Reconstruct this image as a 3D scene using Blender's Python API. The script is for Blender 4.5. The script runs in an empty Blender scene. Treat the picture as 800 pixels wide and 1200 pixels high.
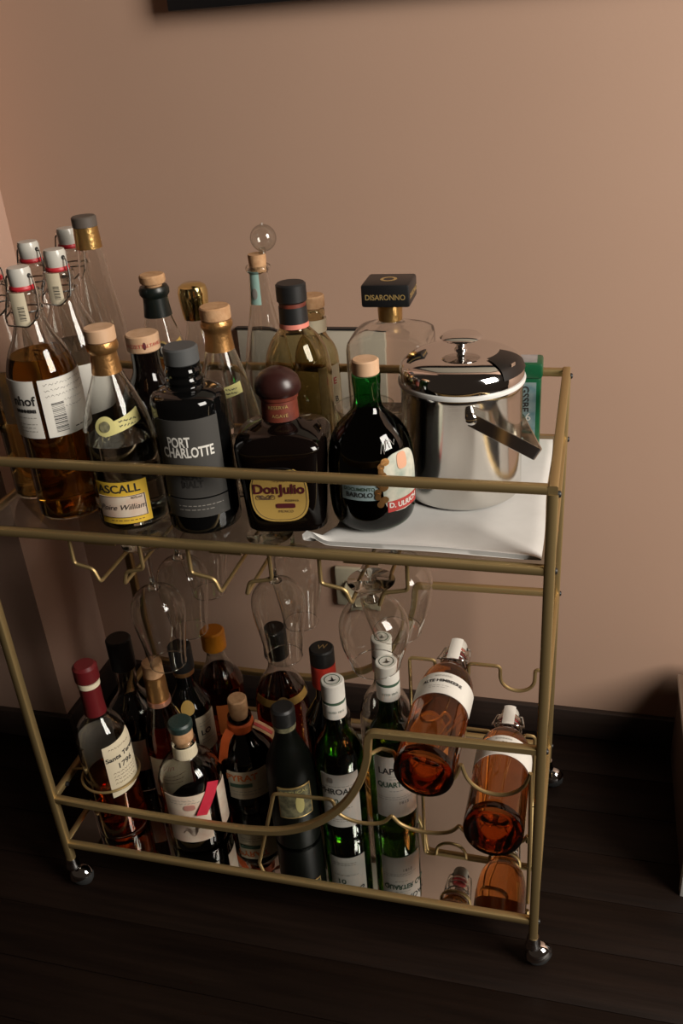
import bpy, bmesh, math, random
from mathutils import Vector, Matrix
random.seed(7)
PI = math.pi
S = bpy.context.scene
COL = S.collection

# ------------------------------------------------------------------ camera
CAM = Vector((0.7256, -0.8380, 1.1666))
RX, RY, RZ = -0.4933, 0.0791, 0.2875          # pitch, roll, yaw
cd = bpy.data.cameras.new('camera'); cam = bpy.data.objects.new('camera', cd); COL.objects.link(cam)
rot = Matrix.Rotation(RZ, 3, 'Z') @ Matrix.Rotation(RX, 3, 'X') @ Matrix.Rotation(RY, 3, 'Y')
right, fwd, up = rot.col[0], rot.col[1], rot.col[2]
m = Matrix((right, up, -fwd)).transposed().to_4x4(); m.translation = CAM
cam.matrix_world = m
cd.sensor_fit = 'VERTICAL'; cd.sensor_height = 36; cd.sensor_width = 24
cd.lens = 1073.4 / 1200 * 36
cd.clip_start = 0.02; cd.clip_end = 50
S.camera = cam

# ------------------------------------------------------------------ world, light, exposure
S.view_settings.view_transform = 'Standard'; S.view_settings.look = 'None'
S.view_settings.gamma = 1.0; S.view_settings.use_curve_mapping = False
S.view_settings.exposure = 0.0
w = bpy.data.worlds.new('room_ambient'); S.world = w; w.use_nodes = True
bg = w.node_tree.nodes['Background']
bg.inputs[0].default_value = (0.30, 0.215, 0.16, 1); bg.inputs[1].default_value = 0.08
WIN = Vector((2.50, -0.80, 1.80))
ld = bpy.data.lights.new('window_daylight', 'AREA'); ld.shape = 'RECTANGLE'; ld.size = 1.0; ld.size_y = 1.5
ld.energy = 88; ld.color = (1.0, 0.93, 0.84)
lo = bpy.data.objects.new('window_daylight', ld); COL.objects.link(lo); lo.location = WIN
lo.rotation_euler = (Vector((0.35, 0.30, 0.75)) - WIN).to_track_quat('-Z', 'Y').to_euler()
cy = S.cycles
cy.max_bounces = 20; cy.transparent_max_bounces = 40; cy.transmission_bounces = 14; cy.glossy_bounces = 6; cy.diffuse_bounces = 4
cy.sample_clamp_indirect = 4.0; cy.caustics_reflective = False; cy.caustics_refractive = True
cy.blur_glossy = 0.3

# ------------------------------------------------------------------ materials
MATS = {}
def new_mat(name):
    mt = bpy.data.materials.new(name); mt.use_nodes = True
    nt = mt.node_tree; nt.nodes.clear()
    out = nt.nodes.new('ShaderNodeOutputMaterial')
    MATS[name] = mt
    return mt, nt, out
def N(nt, kind, **kw):
    n = nt.nodes.new(kind)
    for k, v in kw.items(): setattr(n, k, v)
    return n
def pbr(name, col, rough=0.5, metal=0.0, bump=None, var=None, coat=0.0, spec=0.5, stretch=(1, 1, 1), sheen=0.0, aniso=0):
    """principled with noise colour variation (var = (scale, other colour)) and bump (scale, strength)"""
    mt, nt, out = new_mat(name)
    p = N(nt, 'ShaderNodeBsdfPrincipled'); nt.links.new(p.outputs[0], out.inputs[0])
    p.inputs['Base Color'].default_value = (*col, 1); p.inputs['Roughness'].default_value = rough
    p.inputs['Metallic'].default_value = metal; p.inputs['Coat Weight'].default_value = coat
    p.inputs['Specular IOR Level'].default_value = spec; p.inputs['Sheen Weight'].default_value = sheen
    if var or bump:
        tc = N(nt, 'ShaderNodeTexCoord'); mp = N(nt, 'ShaderNodeMapping'); mp.inputs['Scale'].default_value = stretch
        nt.links.new(tc.outputs['Object'], mp.inputs[0])
    if var:
        nz = N(nt, 'ShaderNodeTexNoise'); nz.inputs['Scale'].default_value = var[0]; nz.inputs['Detail'].default_value = 6
        nt.links.new(mp.outputs[0], nz.inputs['Vector'])
        cr = N(nt, 'ShaderNodeValToRGB'); cr.color_ramp.elements[0].color = (*col, 1); cr.color_ramp.elements[1].color = (*var[1], 1)
        cr.color_ramp.elements[0].position = .35; cr.color_ramp.elements[1].position = .68
        nt.links.new(nz.outputs[0], cr.inputs[0]); nt.links.new(cr.outputs[0], p.inputs['Base Color'])
    if bump:
        n2 = N(nt, 'ShaderNodeTexNoise'); n2.inputs['Scale'].default_value = bump[0]; n2.inputs['Detail'].default_value = 5
        nt.links.new(mp.outputs[0], n2.inputs['Vector'])
        b = N(nt, 'ShaderNodeBump'); b.inputs['Strength'].default_value = bump[1]; b.inputs['Distance'].default_value = 0.002
        nt.links.new(n2.outputs[0], b.inputs['Height']); nt.links.new(b.outputs[0], p.inputs['Normal'])
    return mt
def glass(name, tint, edge, refl=0.05, rough=0.0):
    """thin-walled glass: clear straight on, longer path (edge tint) and stronger mirror at grazing angles"""
    mt, nt, out = new_mat(name)
    lw = N(nt, 'ShaderNodeLayerWeight'); lw.inputs['Blend'].default_value = 0.5
    p5 = N(nt, 'ShaderNodeMath', operation='POWER'); p5.inputs[1].default_value = 4.0; nt.links.new(lw.outputs['Facing'], p5.inputs[0])
    ma = N(nt, 'ShaderNodeMath', operation='MULTIPLY_ADD'); ma.inputs[1].default_value = 0.8; ma.inputs[2].default_value = refl
    nt.links.new(p5.outputs[0], ma.inputs[0])
    p2 = N(nt, 'ShaderNodeMath', operation='POWER'); p2.inputs[1].default_value = 3.0; nt.links.new(lw.outputs['Facing'], p2.inputs[0])
    mx = N(nt, 'ShaderNodeMix', data_type='RGBA'); nt.links.new(p2.outputs[0], mx.inputs[0])
    mx.inputs[6].default_value = (*tint, 1); mx.inputs[7].default_value = (*edge, 1)
    tr = N(nt, 'ShaderNodeBsdfTransparent'); nt.links.new(mx.outputs[2], tr.inputs[0])
    gl = N(nt, 'ShaderNodeBsdfGlossy'); gl.inputs['Roughness'].default_value = rough + 0.02
    ms = N(nt, 'ShaderNodeMixShader'); nt.links.new(ma.outputs[0], ms.inputs[0])
    nt.links.new(tr.outputs[0], ms.inputs[1]); nt.links.new(gl.outputs[0], ms.inputs[2]); nt.links.new(ms.outputs[0], out.inputs[0])
    return mt
def liquid(name, col, clear=0.5, ior=1.34):
    """a drink: refracting body, mixed with straight transmission so that light reaches what is behind it"""
    mt, nt, out = new_mat(name)
    g = N(nt, 'ShaderNodeBsdfGlass'); g.inputs['Color'].default_value = (*col, 1); g.inputs['IOR'].default_value = ior; g.inputs['Roughness'].default_value = 0.0
    t = N(nt, 'ShaderNodeBsdfTransparent'); t.inputs[0].default_value = (*col, 1)
    ms = N(nt, 'ShaderNodeMixShader'); ms.inputs[0].default_value = clear
    nt.links.new(g.outputs[0], ms.inputs[1]); nt.links.new(t.outputs[0], ms.inputs[2]); nt.links.new(ms.outputs[0], out.inputs[0])
    return mt

pbr('wall_paint', (0.47, 0.300, 0.215), 0.75, var=(2.2, (0.49, 0.315, 0.227)), bump=(260, 0.04))
pbr('pillar_paint', (0.47, 0.300, 0.225), 0.75, var=(2.2, (0.49, 0.315, 0.237)), bump=(260, 0.04))
pbr('baseboard_wood', (0.022, 0.013, 0.009), 0.6, var=(14, (0.035, 0.02, 0.014)), stretch=(0.2, 1, 6))
for i, c in enumerate([(0.0066, 0.0036, 0.0024), (0.0072, 0.0039, 0.0026), (0.0061, 0.0033, 0.0022)]):
    pbr('plank_wood_%d' % i, c, 0.5, var=(60, tuple(v * 1.9 for v in c)), bump=(90, 0.35), stretch=(0.06, 1, 1), spec=0.13)
pbr('floor_base', (0.006, 0.004, 0.003), 0.8)
pbr('gold', (0.45, 0.32, 0.142), 0.48, metal=0.8, bump=(900, 0.03))
pbr('black_plastic', (0.012, 0.012, 0.012), 0.45)
pbr('slot_black', (0.003, 0.003, 0.003), 0.35)
pbr('black_frame', (0.010, 0.010, 0.011), 0.4, bump=(120, .05))
pbr('chrome', (0.78, 0.77, 0.76), 0.06, metal=1)
pbr('steel', (0.74, 0.72, 0.68), 0.13, metal=1, bump=(40, 0.02), stretch=(1, 1, 60))
pbr('steel_wire', (0.62, 0.62, 0.60), 0.18, metal=1)
pbr('mirror', (0.64, 0.65, 0.63), 0.008, metal=1)
pbr('rubber', (0.03, 0.03, 0.03), 0.6)
pbr('white_plastic_band', (0.74, 0.74, 0.71), 0.3)
pbr('linen', (0.66, 0.645, 0.61), 0.9, bump=(1400, 0.12), var=(25, (0.72, 0.705, 0.67)), sheen=0.2)
pbr('cork', (0.56, 0.33, 0.17), 0.75, var=(130, (0.45, 0.24, 0.11)), bump=(300, .2))
pbr('pale_wood', (0.66, 0.43, 0.27), 0.6, var=(70, (0.56, 0.34, 0.19)), stretch=(1, 1, .15))
pbr('dark_wood', (0.034, 0.010, 0.008), 0.32, var=(40, (0.022, 0.007, 0.006)), stretch=(1, 1, .2))
pbr('porcelain', (0.56, 0.54, 0.48), 0.22)
pbr('red_rubber', (0.50, 0.02, 0.03), 0.45)
pbr('paper', (0.74, 0.71, 0.64), 0.8, bump=(500, .04))
pbr('cream_paper', (0.70, 0.61, 0.44), 0.8, var=(30, (0.64, 0.55, 0.38)))
pbr('yellow_paper', (0.74, 0.47, 0.04), 0.7)
pbr('pale_yellow_paper', (0.66, 0.60, 0.24), 0.7)
pbr('gold_paper', (0.56, 0.36, 0.09), 0.55)
pbr('gold_foil', (0.48, 0.29, 0.10), 0.3, metal=0.9, bump=(220, .3))
pbr('bright_gold', (0.80, 0.66, 0.30), 0.10, metal=1)
pbr('copper_foil', (0.48, 0.25, 0.09), 0.35, metal=0.85, bump=(260, .3))
pbr('rose_foil', (0.62, 0.30, 0.20), 0.35, metal=0.7)
pbr('grey_label', (0.050, 0.047, 0.042), 0.7)
pbr('grey_cap', (0.075, 0.078, 0.078), 0.6)
pbr('brown_grey_cap', (0.10, 0.08, 0.065), 0.6)
pbr('black_glass', (0.003, 0.003, 0.003), 0.05)
pbr('brown_black_glass', (0.0035, 0.002, 0.0016), 0.06)
pbr('green_black_glass', (0.004, 0.006, 0.004), 0.05)
pbr('matt_green_glass', (0.0040, 0.0048, 0.0034), 0.45, spec=0.12)
pbr('ink', (0.02, 0.018, 0.016), 0.7)
pbr('ink_brown', (0.10, 0.05, 0.03), 0.7)
pbr('ink_grey', (0.28, 0.26, 0.23), 0.7)
pbr('ink_maroon', (0.10, 0.012, 0.016), 0.6)
pbr('ink_white', (0.72, 0.70, 0.64), 0.7)
pbr('ink_red', (0.46, 0.05, 0.04), 0.7)
pbr('ink_green', (0.05, 0.10, 0.06), 0.7)
pbr('ink_gold', (0.60, 0.42, 0.16), 0.4, metal=.5)
pbr('ink_orange', (0.66, 0.16, 0.03), 0.7)
pbr('ink_salmon', (0.66, 0.35, 0.22), 0.7)
pbr('pink_band', (0.70, 0.22, 0.16), 0.5)
pbr('red_wax', (0.115, 0.010, 0.012), 0.35)
pbr('brown_seal', (0.17, 0.035, 0.018), 0.5, var=(90, (0.10, 0.02, 0.012)))
pbr('orange_plastic', (0.85, 0.31, 0.02), 0.4)
pbr('red_plastic', (0.50, 0.035, 0.02), 0.45)
pbr('teal_wax', (0.018, 0.036, 0.031), 0.4, bump=(200, .4))
pbr('orange_ribbon', (0.60, 0.10, 0.015), 0.7)
pbr('red_ribbon', (0.50, 0.015, 0.04), 0.6, bump=(700, .15))
pbr('green_neck', (0.0045, 0.008, 0.0065), 0.35)
pbr('sky_blue_paper', (0.34, 0.45, 0.46), 0.7)
pbr('mint_paper', (0.32, 0.50, 0.44), 0.75)
pbr('landscape_paper', (0.60, 0.58, 0.48), 0.7, var=(60, (0.30, 0.36, 0.30)))
pbr('olive_paper', (0.26, 0.24, 0.13), 0.7, var=(120, (0.06, 0.06, 0.035)))
pbr('sketch_paper', (0.70, 0.60, 0.47), 0.8, var=(45, (0.62, 0.44, 0.33)))
pbr('ink_rose', (0.45, 0.20, 0.16), 0.7)
pbr('green_tin', (0.006, 0.085, 0.032), 0.3)
pbr('tin_picture', (0.10, 0.20, 0.22), 0.45, var=(55, (0.30, 0.36, 0.34)))
pbr('tin_lid_picture', (0.40, 0.37, 0.36), 0.45, var=(40, (0.22, 0.22, 0.22)))
pbr('socket_plastic', (0.52, 0.47, 0.34), 0.4)
pbr('panel_grey', (0.44, 0.39, 0.31), 0.35)
pbr('cabinet_wood', (0.09, 0.06, 0.045), 0.5, var=(30, (0.065, 0.043, 0.032)), stretch=(1, .1, 1))
pbr('white_trim', (0.72, 0.70, 0.66), 0.45)
pbr('frosted_card', (0.30, 0.275, 0.245), 0.6)
# striped mat
mt, nt, out = new_mat('striped_fabric')
p = N(nt, 'ShaderNodeBsdfPrincipled'); p.inputs['Roughness'].default_value = .9; nt.links.new(p.outputs[0], out.inputs[0])
tc = N(nt, 'ShaderNodeTexCoord'); wv = N(nt, 'ShaderNodeTexWave'); wv.bands_direction = 'X'; wv.inputs['Scale'].default_value = 45
nt.links.new(tc.outputs['Object'], wv.inputs[0]); cr = N(nt, 'ShaderNodeValToRGB')
cr.color_ramp.elements[0].color = (.60, .57, .52, 1); cr.color_ramp.elements[1].color = (.16, .15, .14, 1); cr.color_ramp.elements[0].position = .45; cr.color_ramp.elements[1].position = .6
nt.links.new(wv.outputs[0], cr.inputs[0]); nt.links.new(cr.outputs[0], p.inputs['Base Color'])

glass('clear_glass', (0.93, 0.94, 0.92), (0.42, 0.42, 0.38), 0.09)
glass('bright_glass', (0.95, 0.95, 0.94), (0.50, 0.48, 0.44), 0.22)
glass('thin_glass', (0.965, 0.965, 0.955), (0.60, 0.58, 0.54), 0.10)
glass('smoky_glass', (0.80, 0.76, 0.64), (0.30, 0.26, 0.18), 0.06)
glass('green_glass', (0.10, 0.42, 0.15), (0.02, 0.10, 0.03), 0.06)
glass('dark_green_glass', (0.22, 0.52, 0.26), (0.03, 0.13, 0.05), 0.07)
glass('amber_glass', (0.42, 0.17, 0.06), (0.10, 0.03, 0.01), 0.06)
glass('dark_brown_glass', (0.10, 0.04, 0.02), (0.02, 0.008, 0.004), 0.06)
glass('shelf_glass', (0.90, 0.92, 0.90), (0.6, 0.66, 0.62), 0.06)
liquid('amber_liquid', (0.95, 0.63, 0.20), 0.0)
liquid('deep_amber_liquid', (0.72, 0.29, 0.08), 0.0)
liquid('red_liquid', (0.66, 0.15, 0.06), 0.0)
liquid('rose_liquid', (0.89, 0.54, 0.29), 0.0)
liquid('yellow_liquid', (0.90, 0.74, 0.42), 0.0)
liquid('clear_liquid', (0.95, 0.96, 0.94), 0.0)
liquid('smoky_solid', (0.86, 0.82, 0.70), 0.0, 1.5)
liquid('whisky_liquid', (0.84, 0.74, 0.34), 0.0)
liquid('solid_glass', (0.97, 0.97, 0.96), 0.0, 1.5)
liquid('stem_glass', (0.975, 0.975, 0.965), 0.0, 1.5)
liquid('dark_liquid', (0.10, 0.03, 0.012), 0.0)

# ------------------------------------------------------------------ mesh helpers
def obj(name, bm, mat, parent=None, smooth=35, loc=None):
    me = bpy.data.meshes.new(name)
    bmesh.ops.recalc_face_normals(bm, faces=bm.faces[:]) if len(bm.faces) else None
    bm.to_mesh(me); bm.free()
    me.materials.append(MATS[mat])
    if smooth:
        me.polygons.foreach_set('use_smooth', [True] * len(me.polygons))
        me.set_sharp_from_angle(angle=math.radians(smooth))
    o = bpy.data.objects.new(name, me); COL.objects.link(o)
    if parent: o.parent = parent
    if loc: o.location = loc
    return o
def thing(name, label, cat, loc=(0, 0, 0), rz=0, group=None):
    o = bpy.data.objects.new(name, None); o.empty_display_size = .02; COL.objects.link(o)
    o.location = loc; o.rotation_euler = (0, 0, rz); o['label'] = label; o['category'] = cat
    if group: o['group'] = group
    return o
def tag(o, label, cat, group=None):
    o['label'] = label; o['category'] = cat
    if group: o['group'] = group
    return o
def struct(o):
    o['kind'] = 'structure'; return o
def B(): return bmesh.new()
def box(bm, lo_, hi, bev=0.0):
    r = bmesh.ops.create_cube(bm, size=1); vs = r['verts']
    for v in vs: v.co = Vector([lo_[i] + (v.co[i] + .5) * (hi[i] - lo_[i]) for i in range(3)])
    if bev:
        es = list({e for v in vs for e in v.link_edges})
        bmesh.ops.bevel(bm, geom=es, offset=bev, segments=2, affect='EDGES', profile=.5)
    return bm
def lathe(bm, prof, seg=40, shape=None, cx=0, cy=0):
    """revolve (r, z) pairs; r = 0 closes the end; shape(theta) scales the radius"""
    rings = []
    for r, z in prof:
        if r <= 1e-6: rings.append([bm.verts.new((cx, cy, z))])
        else:
            ring = []
            for i in range(seg):
                a = 2 * PI * i / seg; k = shape(a, z) if shape else 1
                ring.append(bm.verts.new((cx + r * k * math.cos(a), cy + r * k * math.sin(a), z)))
            rings.append(ring)
    for A, Bq in zip(rings, rings[1:]):
        if len(A) == 1 and len(Bq) == 1: continue
        for i in range(seg):
            j = (i + 1) % seg
            if len(A) == 1: bm.faces.new((A[0], Bq[j], Bq[i]))
            elif len(Bq) == 1: bm.faces.new((A[i], A[j], Bq[0]))
            else: bm.faces.new((A[i], A[j], Bq[j], Bq[i]))
    return bm
def smooth_prof(pts, n=4):
    """round a coarse (r, z) profile with Catmull-Rom between its inner points"""
    out = [pts[0]]
    for i in range(len(pts) - 1):
        p0 = pts[max(i - 1, 0)]; p1 = pts[i]; p2 = pts[i + 1]; p3 = pts[min(i + 2, len(pts) - 1)]
        for k in range(1, n + 1):
            t = k / n
            f = lambda a, b, c, d: .5 * (2 * b + (c - a) * t + (2 * a - 5 * b + 4 * c - d) * t * t + (3 * b - a - 3 * c + d) * t ** 3)
            out.append((max(0, f(p0[0], p1[0], p2[0], p3[0])), f(p0[1], p1[1], p2[1], p3[1])))
    return out
def prof_r(prof, z):
    for (r0, z0), (r1, z1) in zip(prof, prof[1:]):
        if min(z0, z1) <= z <= max(z0, z1) and z0 != z1:
            return r0 + (r1 - r0) * (z - z0) / (z1 - z0)
    return prof[-1][0]
def fillet(pts, rad, n=5):
    P = [Vector(p) for p in pts]; out = [P[0]]
    for a, b, c in zip(P, P[1:], P[2:]):
        d1 = (a - b); d2 = (c - b); r = min(rad, d1.length * .48, d2.length * .48)
        s = b + d1.normalized() * r; e = b + d2.normalized() * r
        for k in range(n + 1):
            t = k / n; out.append((1 - t) ** 2 * s + 2 * t * (1 - t) * b + t * t * e)
    out.append(P[-1]); return out
def sweep(bm, pts, prof2, closed=False, upv=None, caps=True):
    """carry a closed 2-D outline along a polyline; upv fixes the outline's second axis"""
    P = [Vector(p) for p in pts]; n = len(P); rings = []; nrm = None
    for i, p in enumerate(P):
        a = P[i - 1] if (i or closed) else p; b = P[(i + 1) % n] if (i < n - 1 or closed) else p
        t = (b - a).normalized()
        if upv is not None: v2 = Vector(upv); v2 = (v2 - t * v2.dot(t)).normalized()
        else:
            if nrm is None:
                nrm = Vector((0, 0, 1)) if abs(t.z) < .9 else Vector((1, 0, 0))
            nrm = (nrm - t * nrm.dot(t)).normalized(); v2 = nrm
        v1 = t.cross(v2)
        rings.append([bm.verts.new(p + v1 * x + v2 * y) for x, y in prof2])
    k = len(prof2)
    for i in range(n if closed else n - 1):
        A, C = rings[i], rings[(i + 1) % n]
        for j in range(k): bm.faces.new((A[j], A[(j + 1) % k], C[(j + 1) % k], C[j]))
    if not closed and caps:
        bm.faces.new(rings[0][::-1]); bm.faces.new(rings[-1])
    return bm
def circ(r, k=8): return [(r * math.cos(2 * PI * i / k), r * math.sin(2 * PI * i / k)) for i in range(k)]
def sq(a, b, c=.0012):
    a /= 2; b /= 2
    return [(-a + c, -b), (a - c, -b), (a, -b + c), (a, b - c), (a - c, b), (-a + c, b), (-a, b - c), (-a, -b + c)]
def tube(bm, pts, r, k=8, closed=False): return sweep(bm, pts, circ(r, k), closed)
def arc_pts(c, r, a0, a1, n, z=None, plane='xy'):
    o = []
    for i in range(n + 1):
        a = a0 + (a1 - a0) * i / n
        if plane == 'xy': o.append((c[0] + r * math.cos(a), c[1] + r * math.sin(a), c[2]))
        else: o.append((c[0] + r * math.cos(a), c[1], c[2] + r * math.sin(a)))
    return o
# --- things wrapped on a bottle: angle 0 faces local -Y, positive turns to the bottle's right (+X)
def cyl(r, s, z, off=0): # s = arc length
    a = s / r; return (( r + off) * math.sin(a), -(r + off) * math.cos(a), z)
def wrap(rfun, s, z, off):
    r = rfun(z); a = s; rr = r + off
    return (rr * math.sin(a), -rr * math.cos(a), z)
def patch(name, parent, mat, rfun, a0, a1, z0, z1, off=.0005, shape='rect', nu=18, nv=10, tilt=0.0, thick=0.0006):
    """label lying on the bottle: angles in degrees; shape rect / oval / round-bottom / arch"""
    bm = B(); a0, a1 = math.radians(a0), math.radians(a1); rows = []
    rf = rfun if callable(rfun) else (lambda z, _r=rfun: _r)
    for side in (0, 1):
        grid = []
        for j in range(nv + 1):
            v = j / nv
            if shape == 'oval': v = .5 - .5 * math.cos(PI * v); hw = math.sqrt(max(0, 1 - (2 * v - 1) ** 2))
            elif shape == 'tag': v = .5 - .5 * math.cos(PI * v); q = abs(2 * v - 1); hw = (1 - q ** 3.2) ** (1 / 3.2)
            else: hw = 1.0
            hw = max(hw, .02); row = []
            for i in range(nu + 1):
                u = (2 * i / nu - 1) * hw; a = (a0 + a1) / 2 + u * (a1 - a0) / 2
                z = z0 + (z1 - z0) * v + tilt * u
                row.append(bm.verts.new(wrap(rf, a, z, off + thick * side)))
            grid.append(row)
        rows.append(grid)
    for g in rows:
        for j in range(nv):
            for i in range(nu): bm.faces.new((g[j][i], g[j][i + 1], g[j + 1][i + 1], g[j + 1][i]))
    g, h = rows
    ring = [(j, 0) for j in range(nv + 1)] + [(nv, i) for i in range(1, nu + 1)] + [(j, nu) for j in range(nv - 1, -1, -1)] + [(0, i) for i in range(nu - 1, 0, -1)]
    for (j, i), (j2, i2) in zip(ring, ring[1:] + ring[:1]): bm.faces.new((g[j][i], g[j2][i2], h[j2][i2], h[j][i]))
    return obj(name, bm, mat, parent, smooth=40)
def text_mesh(s, size, bold=0.0, shear=0.0, sx=1.0, align='CENTER', space=1.0):
    c = bpy.data.curves.new('lettering', 'FONT'); c.body = s; c.size = size; c.align_x = align; c.align_y = 'CENTER'
    c.offset = bold; c.shear = shear; c.space_character = space; c.resolution_u = 3; c.fill_mode = 'FRONT'
    o = bpy.data.objects.new('lettering_source', c); COL.objects.link(o)
    me = o.to_mesh(); bm = B(); bm.from_mesh(me); o.to_mesh_clear()
    bpy.data.objects.remove(o); bpy.data.curves.remove(c)
    for v in bm.verts: v.co.x *= sx
    return bm
def text_cyl(parent, s, size, r, a, z, mat, off=.0014, name='lettering', tilt=0.0, arch=None, **kw):
    bm = text_mesh(s, size, **kw); ac = math.radians(a)
    rf = r if callable(r) else (lambda z_, _r=r: _r)
    bmesh.ops.triangulate(bm, faces=bm.faces[:])
    for v in bm.verts:
        x, y = v.co.x, v.co.y
        zz = z + y + tilt * x + (arch * x * x if arch else 0); rr = rf(zz)
        v.co = wrap(rf, ac + x / rr, zz, off)
    return obj(name, bm, mat, parent, smooth=0)
def text_flat(parent, s, size, frame, mat, name='lettering', **kw):
    """frame = origin, x axis, y axis"""
    bm = text_mesh(s, size, **kw); o_, ux, uy = [Vector(q) for q in frame]
    for v in bm.verts: v.co = o_ + ux * v.co.x + uy * v.co.y
    return obj(name, bm, mat, parent, smooth=0)
def lines_cyl(parent, r, a0, a1, zs, mat, h=.0009, off=.0013, name='fine_print', wavy=0.0, seed=1):
    """rows of print too small to read: thin dashes"""
    rnd = random.Random(seed); bm = B(); rf = r if callable(r) else (lambda z_, _r=r: _r)
    for z in zs:
        a = math.radians(a0); end = math.radians(a1) - rnd.random() * .25 * math.radians(a1 - a0)
        while a < end:
            da = rnd.uniform(.05, .16); k = 4; lo_r, hi_r = [], []
            for i in range(k + 1):
                t = min(a + da * i / k, end); zz = z + wavy * math.sin(t * 60 + rnd.random())
                lo_r.append(bm.verts.new(wrap(rf, t, zz - h / 2, off))); hi_r.append(bm.verts.new(wrap(rf, t, zz + h / 2, off)))
            for i in range(k): bm.faces.new((lo_r[i], lo_r[i + 1], hi_r[i + 1], hi_r[i]))
            a += da + .035
    o = obj(name, bm, mat, parent, smooth=0); o['kind'] = 'stuff'; return o
def face_cam(x, y): return math.atan2(CAM.x - x, y - CAM.y)

# ------------------------------------------------------------------ bottle builder
Z_UP, Z_LOW, NAP = 0.648, 0.0925, 0.0042
G_UP = 'bottles on the upper glass shelf'; G_LOW = 'bottles on the lower mirror shelf'
def bottle(name, label, x, y, z0, prof, glass_mat, group, liq=None, level=0, rz=None, sm=4, seg=44, shape=None, wall=.0012, cat='bottle', punt=True):
    o = thing(name, label, cat, (x, y, z0), face_cam(x, y) if rz is None else rz, group)
    P = smooth_prof(prof, sm) if sm else prof
    if glass_mat in ('clear_glass', 'thin_glass', 'smoky_glass'):
        wl = .0017
        inn = [(max(r_ - wl, .0005), z_) for r_, z_ in P if z_ > .006]
        bm = B(); lathe(bm, [(0, .0)] + P + inn[::-1] + [(0, inn[0][1])], seg, shape); obj('glass_body', bm, {'smoky_glass': 'smoky_solid'}.get(glass_mat, 'solid_glass'), o)
    else:
        bm = B(); lathe(bm, [(0, .0)] + P, seg, shape)
        obj('glass_body', bm, glass_mat, o)
    if liq:
        L = [(max(r - wall, .001), z) for r, z in P if .0035 < z < level]
        L = [(0, .0055), (L[0][0] * .92, .0055)] + [(r, max(z, .007)) for r, z in L] + [(max(prof_r(P, level) - wall, .001), level), (0, level)]
        bm = B(); lathe(bm, L, seg, shape); obj('drink', bm, liq, o)
    o_prof = lambda z: prof_r(P, z)
    return o, o_prof
def turned(name, parent, mat, prof, seg=32, shape=None, smooth=35):
    return obj(name, lathe(B(), prof, seg, shape), mat, parent, smooth)
def disc_cap(name, parent, mat, r, z0, z1, bev=.0015, seg=32):
    return turned(name, parent, mat, [(0, z0), (r - bev, z0), (r, z0 + bev), (r, z1 - bev), (r - bev, z1), (0, z1)], seg)
def t_cork(parent, r, z0, z1, shaft=.010, zin=.02, head='pale_wood'):
    c = disc_cap('cork_stopper', parent, head, r, z0, z1)
    return c

# ------------------------------------------------------------------ the room
WY = 0.479; PX = -0.1766; PY = WY - 0.176
struct(obj('wall_back', box(B(), (PX - .02, WY, 0), (2.6, WY + .08, 2.6)), 'wall_paint', smooth=0))
struct(obj('wall_left', box(B(), (-1.4, PY, 0), (PX, WY + .08, 2.6)), 'pillar_paint', smooth=0))   # projecting pier
def board(name, lo_, hi):
    bm = B(); box(bm, lo_, hi, .002); return struct(obj(name, bm, 'baseboard_wood'))
board('baseboard_back', (PX + .012, WY - .012, 0), (2.6, WY, .06))
board('baseboard_left', (-1.4, PY - .012, 0), (PX + .012, PY, .06))
board('baseboard_right', (PX, PY, 0), (PX + .012, WY, .06))
fl = struct(obj('floor', box(B(), (-1.4, -1.6, -.03), (2.6, WY, -.004)), 'floor_base', smooth=0))
PW = .086; row = 0; yb = WY - .012
plank_me = {}
while yb > -1.55:
    y0 = yb - PW; xs = (-2.6, -3.0, -2.4, -2.8)[row % 4]
    while xs < 2.6:
        L = 2.0; a = max(xs, -1.4); b = min(xs + L, 2.6)
        if b - a > .02:
            key = (round(b - a, 3), (row + int(xs * 10)) % 3)
            if key not in plank_me:
                bm = B(); box(bm, (0, 0, -.006), (b - a - .0010, PW - .0010, 0), .0006)
                o = obj('plank', bm, 'plank_wood_%d' % key[1], fl); plank_me[key] = o.data
            else:
                o = bpy.data.objects.new('plank', plank_me[key]); COL.objects.link(o); o.parent = fl
            o.location = (a, y0, 0)
        xs += L
    yb = y0; row += 1

# picture frame above, wall panel, socket
pf = thing('picture_frame', 'black picture frame hanging high on the wall, only its lower edge in view', 'picture frame', (.618, WY, 1.19))
obj('frame_board', box(B(), (-.46, -.026, 0), (.46, 0, .05), .002), 'black_frame', pf)
obj('frame_board', box(B(), (-.46, -.026, .60), (.46, 0, .65), .002), 'black_frame', pf)
obj('frame_board', box(B(), (-.46, -.026, .05), (-.41, 0, .60), .002), 'black_frame', pf)
obj('frame_board', box(B(), (.41, -.026, .05), (.46, 0, .60), .002), 'black_frame', pf)
obj('picture', box(B(), (-.41, -.012, .05), (.41, -.004, .60)), 'panel_grey', pf)
pn = thing('wall_panel', 'flat grey panel with a thin black top edge on the wall behind the bottles', 'panel', (.31, WY, .60))
obj('panel_face', box(B(), (-.118, -.010, 0), (.118, 0, .150), .001), 'panel_grey', pn)
obj('top_edge', box(B(), (-.120, -.012, .150), (.120, 0, .1525), .0008), 'black_frame', pn)
so = thing('wall_socket', 'cream plastic wall socket seen behind the hanging glasses', 'socket', (.357, WY, .282))
obj('cover_plate', box(B(), (-.04, -.010, -.04), (.04, 0, .04), .004), 'socket_plastic', so)
bm = B(); lathe(bm, [(.0225, -.001), (.0225, .006), (.0205, .006), (.0195, .0005), (0, .0005)], 28)
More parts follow.
